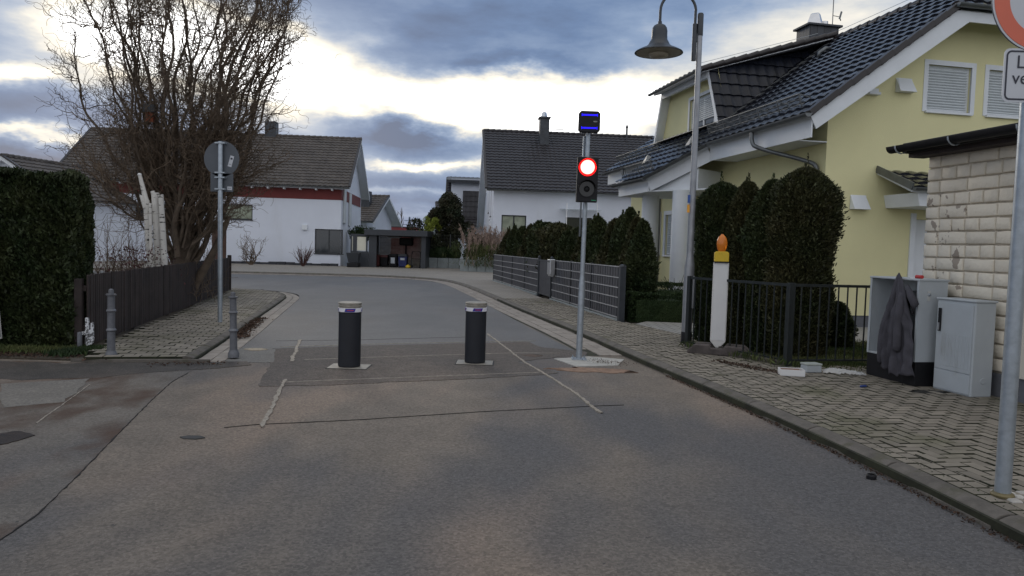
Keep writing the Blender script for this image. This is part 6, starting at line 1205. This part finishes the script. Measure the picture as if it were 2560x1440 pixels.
for i in range(36):
    f=(i+.5)/36*2-1; az_=rg.uniform(-.6,.6); spread=f*.60; zz=rg.uniform(.6,1.6); p=np.array([f*.16,rg.normal(0,.12),zz]); d=np.array([math.sin(spread)*1.0,math.sin(az_)*.45,math.cos(spread)]); k=34; st=rg.uniform(.20,.25)*(1-.15*abs(f))
    P=wander(p,d,k,st,.24,.13,rg,freq=.9); lim=2.55-.16*np.maximum(0,P[:,2]-4.0); P[:,0]-=np.sign(P[:,0])*np.maximum(0,np.abs(P[:,0])-lim)*.75; r=np.linspace(.050,.007,k)*rg.uniform(.55,1.3); limbs.append((P,r))
for i in range(12):                                     # low side limbs
    s=-1 if i%2 else 1; p=np.array([s*.12,rg.normal(0,.1),rg.uniform(.8,2.2)]); d=np.array([s*rg.uniform(.5,.9),rg.normal(0,.45),rg.uniform(.55,1.0)]); k=16; P=wander(p,d,k,.16,.40,.08,rg); limbs.append((P,np.linspace(.026,.008,k)))
def spawn(src,dst,every,k,step,curl,up,r0,r1,sp,rg,start=3,ext=1.0,xlim=3.45):
    for P,r in src:
        for i in range(start,len(P)):
            m_=rg.poisson(every)
            for _ in range(m_):
                T=P[i]-P[i-1]; T/=np.linalg.norm(T); d=T*.5+rg.normal(0,sp,3)+np.array([np.sign(P[i][0])*.15,0,.22]); kk=k; sc=rg.uniform(.6,1.25)*ext
                Q=wander(P[i]+0,d,kk,step*sc,curl,up,rg,freq=1.25)
                if xlim<50 and (abs(Q[-1][0]+.05)>(xlim+rg.normal(0,.22))*min(1,.50+Q[-1][2]*.20)*(1-.055*max(0,Q[-1][2]-4.3)) or Q[-1][2]<1.0): continue
                dst.append((Q,np.linspace(r0,r1,kk)))
spawn(limbs,sub,.85,15,.10,.50,.16,.012,.0045,.55,rg,4)
spawn(sub,tw,.62,10,.07,.8,.10,.0055,.0028,.7,rg,2)
spawn(limbs,tw2,1.3,12,.075,.8,.10,.0058,.0030,.75,rg,3)
tubes(trunk,10,'trunk',M['bark'],t); tubes(limbs,7,'limbs',M['bark'],t); tubes(sub,4,'branches',M['twig'],t); tubes(tw+tw2,3,'twigs',M['twig'],t)
# nesting box
x,_,z=AT(378,283,TY-.3); t=thing('nesting_box','small nesting box with dark roof and orange front hanging in the willow','nesting box',(x,TY-.35,z-.2),R(12)); MB().box(-.08,.08,-.08,.08,0,.2).build('box',mat('orange_brown_box',(.25,.07,.03),.7),t); MB().prismY([(-.12,.2),(.12,.2),(.10,.36),(-.10,.36)],-.12,.12).build('roof',M['slate'],t); MB().discY((0,-.083,.13),.02,.004,12).build('entrance_hole',M['black'],t)
# birch stumps
def birchT(px0,py0,px1,py1,Y,r0,r1,parent,bend=.0):
    a=np.array(AT(px0,py0,Y));b=np.array(AT(px1,py1,Y)); a=a-base_;b=b-base_; pts=[a+(b-a)*s+np.array([bend*math.sin(s*3.1),0,0]) for s in np.linspace(0,1,7)]; return MB().tube(pts,np.linspace(r0,r1,7),12).build('trunk',M['birch'],parent,True,auto=50)
BY=15.0; bx0,_=XA(390,660,BY),0; base_=np.array([bx0,BY,0.]); t=thing('birch','white birch with several cut off trunks in front of the willow','tree',tuple(base_))
birchT(385,720,366,500,BY,.075,.06,t,-.02); birchT(366,505,349,436,BY,.055,.035,t); birchT(362,520,352,488,BY-.05,.035,.03,t)
birchT(402,720,388,482,BY+.05,.09,.075,t); birchT(388,500,381,478,BY+.05,.05,.04,t); birchT(415,720,402,486,BY-.04,.065,.05,t); birchT(378,720,376,508,BY-.12,.04,.025,t)
for (px,py) in ((349,436),): 
    p=np.array(AT(px,py,BY))-base_; MB().lathe([(.038,-.02),(.04,.0),(.03,.02),(.01,.028)],tuple(p),12).build('cut_end',M['white'],t,True)
# bare shrubs behind the fence and hedge
def bareshrub(name,label,x,y,z,n,h,spread,m,seed,curl=.25,r0=.010,tw_=1.2,grp=None,up=.12,sub_=True):
    rg=np.random.default_rng(seed); t=thing(name,label,'shrub',(x,y,z),0,grp); A_=[];B_=[]
    for i in range(n):
        a=rg.uniform(0,6.3); d=np.array([math.cos(a)*spread*rg.uniform(.2,1),math.sin(a)*spread*rg.uniform(.2,1),1]); k=10; A_.append((wander(np.array([math.cos(a)*.05,math.sin(a)*.05,0.]),d,k,h/9*rg.uniform(.7,1.1),curl,up,rg),np.linspace(r0,r0*.35,k)))
    if sub_: spawn(A_,B_,tw_*.5,7,h/22,curl*1.3,up,r0*.5,r0*.22,.5,rg,2,1,99)
    tubes(A_,5,'stems',m,t); 
    if B_: tubes(B_,3,'twigs',m,t)
    return t
for k,(px,Y,h,lab) in enumerate(((256,14.2,1.9,'tall bare shrub right beside the clipped hedge'),(300,14.8,1.5,'bare twiggy shrub left of the birch trunks'),(345,15.9,1.4,'bare twiggy shrub directly behind the birch trunks'),(505,18.3,1.3,'bare dense shrub right of the willow trunk'))):
    bareshrub('bare_shrub',lab,XA(px,690,Y),Y,0,16,h,.45,M['twig'],100+k,.28,.009,1.6,'bare shrubs behind the brown fence')
rg=np.random.default_rng(77); x,y=XA(330,640,14.4),14.4; t=thing('red_leaved_shrub','shrub with sparse dark red leaves left of the birch','shrub',(x,y,0)); n=900; P=np.c_[rg.normal(0,.36,n),rg.normal(0,.3,n),rg.uniform(.5,1.3,n)]; V,F_=cards(P,rg.normal(0,1,(n,3)),.05,.03,rg,.3); fastmesh('foliage',V,F_,mat('dark_red_leaf',(.07,.02,.02),.7,var=.3,island=.3),t); A_=[(wander(np.zeros(3),np.array([rg.normal(0,.4),rg.normal(0,.3),1]),9,.16,.2,.1,rg),np.linspace(.008,.003,9)) for _ in range(14)]; tubes(A_,4,'stems',M['twig'],t)
# clutter of low twigs behind the picket fence
rg=np.random.default_rng(78); t=thing('low_brushwood','low tangle of brown brushwood behind the picket fence','shrub',(XA(440,660,15.8),15.8,0)); A_=[]
for i in range(420):
    p=np.array([rg.uniform(-2.1,.5),rg.normal(0,.7),rg.uniform(0,.5)]); A_.append((wander(p,rg.normal(0,.6,3)+np.array([0,0,1.]),8,.10,.5,.04,rg),np.linspace(.007,.003,8)))
tubes(A_,3,'twigs',M['twig'],t)
# shrubs at the white house wall
WY=42.3
bareshrub('curly_hazel','leafless curly shrub against the white house wall, left of the reddish one','shrub' and XA(628,665,WY-1.2),WY-1.2,.08,16,2.1,.42,M['twig'],200,.75,.024,1.6) if False else None
bareshrub('curly_shrub','leafless curly shrub against the white house wall',XA(628,665,WY-.9),WY-.9,.08,18,1.75,.5,M['twig'],200,.62,.022,1.6)
bareshrub('red_twig_shrub','fan shaped reddish twig shrub below the corner window of the white house',XA(758,665,WY-.7),WY-.7,.08,46,1.15,.85,M['redtwig'],201,.12,.018,.5)
bareshrub('rose_stumps','row of cut back bare rose stems behind the low box hedges',XA(1682,735,17.6),17.6,.35,14,.62,.7,mat('rose_stem',(.05,.05,.03),.8),202,.12,.012,0,sub_=False)
# magnolia, lime bamboo, box balls, pampas, laurel
def leafball(name,label,x,y,z,rx,ry,h,n,m,seed,ln,wd,cat='shrub',grp=None,trunk=True,lump=.12,gaps=.0,jit=.8,zb=0.):
    rg=np.random.default_rng(seed); t=thing(name,label,cat,(x,y,z),0,grp); nc=26; C=np.stack([rg.normal(0,.42,nc)*rx,rg.normal(0,.42,nc)*ry,rg.uniform(.18,.86,nc)*h],1); C[:,0]*=1-.35*np.abs(C[:,2]/h-.5); R_=rg.uniform(.22,.40,nc)*min(rx,h)
    L_=[]; per=n//nc
    for c,r in zip(C,R_):
        v=rg.normal(0,1,(per,3)); v/=np.linalg.norm(v,axis=1)[:,None]; q=rg.uniform(.55,1.08,(per,1))**.6; P=c+v*q*r*np.array([1,1,1.15]); P=P[P[:,2]>zb]; V,F_=cards(P,v[:len(P)]*.6+np.array([0,0,.5]),ln,wd,rg,jit); fastadd(L_,V,F_)
    flush(L_,'crown',m,t)
    if trunk: MB().tube([(0,0,-.1),(.03,0,h*.35),(0,.02,h*.75)],[.07,.05,.02],8).build('trunk',M['bark'],t,True)
    return t
My=46.8; hm=lambda py:ZA(1125,py,My)-.6
leafball('magnolia','tall dense evergreen magnolia with dark broad leaves between the white houses','x' and XA(1126,560,My),My,.6,1.5,1.2,hm(480),17000,M['magnolia'],301,.19,.085,'tree')
leafball('bamboo','lime green bamboo clump left of the magnolia',XA(1075,580,My-.3),My-.3,.6,.62,.5,ZA(1075,535,My)-.6,5000,M['lime'],302,.14,.04,'bamboo',trunk=False)
leafball('evergreen_shrub','dark evergreen shrub between magnolia and pampas grass',XA(1194,610,42.4),42.4,.5,.9,.8,ZA(1198,580,42.4)-.5,6500,M['hedgeleaf'],303,.15,.07,'shrub',trunk=False)
leafball('evergreen_shrub','dark shrub filling the foot of the lime green bamboo',XA(1092,620,My-.5),My-.5,.6,.8,.6,ZA(1098,585,My)-.6,3500,M['magnolia'],304,.14,.06,'shrub',trunk=False)
for k,(px,r,lab) in enumerate(((1083,.36,'clipped box ball, left one of three on the planter'),(1101,.50,'clipped box ball, large middle one on the planter'),(1134,.46,'clipped box ball, right one on the planter'))):
    x=XA(px,640,46.0); t=thing('box_ball',lab,'shrub',(x,46.0,.62),0,'box balls on the planter wall'); rgb=np.random.default_rng(310+k); n=2600; v=rgb.normal(0,1,(n,3)); v/=np.linalg.norm(v,axis=1)[:,None]; v=v[v[:,2]>-.6]; V,F_=cards(v*r*rgb.uniform(.9,1.0,(len(v),1))+np.array([0,0,r*.75]),v,.07,.04,rgb,.6); fastmesh('foliage',V,F_,M['boxleaf'],t); o=MB().lathe([(r*.9*math.cos(a),r*.9*math.sin(a)+r*.75) for a in np.linspace(-1.3,1.5,10)],n=14).build('inner_foliage',M['boxleaf'],t)
rg=np.random.default_rng(400); x=XA(1226,600,40.9); t=thing('pampas_grass','pale pink pampas grass plumes left of the conifer row','ornamental grass',(x,40.9,.4)); A_=[];L_=[]
for i in range(60):
    a=rg.uniform(0,6.3); d=np.array([math.cos(a)*.30,math.sin(a)*.25,1]); h=ZA(1228,568,40.9)-.4; hh=h*rg.uniform(.7,1.08); P=wander(np.array([rg.normal(0,.55),rg.normal(0,.3),0]),d,7,hh/6,.05,.1,rg); A_.append((P,np.linspace(.012,.006,7))); n=60; s=rg.uniform(.55,1,n)*(len(P)-1); Q=np.stack([np.interp(s,np.arange(len(P)),P[:,j]) for j in range(3)],1)+rg.normal(0,.045,(n,3)); V,F_=cards(Q,np.tile(P[-1]-P[-2],(n,1))/np.linalg.norm(P[-1]-P[-2]),.16,.03,rg,.25); fastadd(L_,V,F_)
tubes(A_,3,'stalks',M['pampas'],t); flush(L_,'plumes',M['pampas'],t); n=2500; P=np.c_[rg.normal(0,.8,n),rg.normal(0,.4,n),rg.uniform(0,1.2,n)]; V,F_=cards(P,np.c_[rg.normal(0,.5,(n,2)),np.ones(n)],.4,.02,rg,.3); fastmesh('blades',V,F_,M['grass'],t)
leafball('ivy_hedge','ivy covered top between white house and carport',XA(898,578,46.5),46.5,1.6,.95,.5,ZA(898,570,46.5)-1.6,2500,M['boxleaf'],320,.12,.06,'ivy',trunk=False)
# far bare trees and tree line
for k,(px,ty) in enumerate(((993,531),(1003,520))):
    Y=120; x=XA(px,590,Y); h=ZA(px,ty,Y); rg=np.random.default_rng(500+k); t=thing('poplar','bare slim poplar on the horizon, '+('left one of two' if k==0 else 'taller right one of two'),'tree',(x,Y,0),0,'poplars on the horizon'); A_=[(np.array([[0,0,0],[0,0,h*.5],[0,0,h]]),np.array([.12,.09,.03]))]+[(wander(np.array([0,0,h*rg.uniform(.45,.85)]),np.array([rg.normal(0,.3),rg.normal(0,.3),1]),6,h*.035,.1,.1,rg),np.linspace(.05,.02,6)) for _ in range(14)]; tubes(A_[:1],5,'trunk',M['bark'],t); tubes(A_[1:],3,'twigs',M['bark'],t)
rg=np.random.default_rng(600); L_=[]; n=9000; X_=rg.uniform(-60,60,n); V,F_=cards(np.c_[X_,rg.uniform(205,235,n),np.abs(rg.normal(0,1,n))*(.9+.9*np.sin(X_*.35)+.5*np.sin(X_*1.3))*.8+.3],rg.normal(0,1,(n,3)),1.2,.8,rg,.5); o=fastmesh('distant_hedgerow',V,F_,mat('distant_trees',(.055,.07,.06),1,var=.3,scale=.1,island=.3)); o['kind']='stuff'
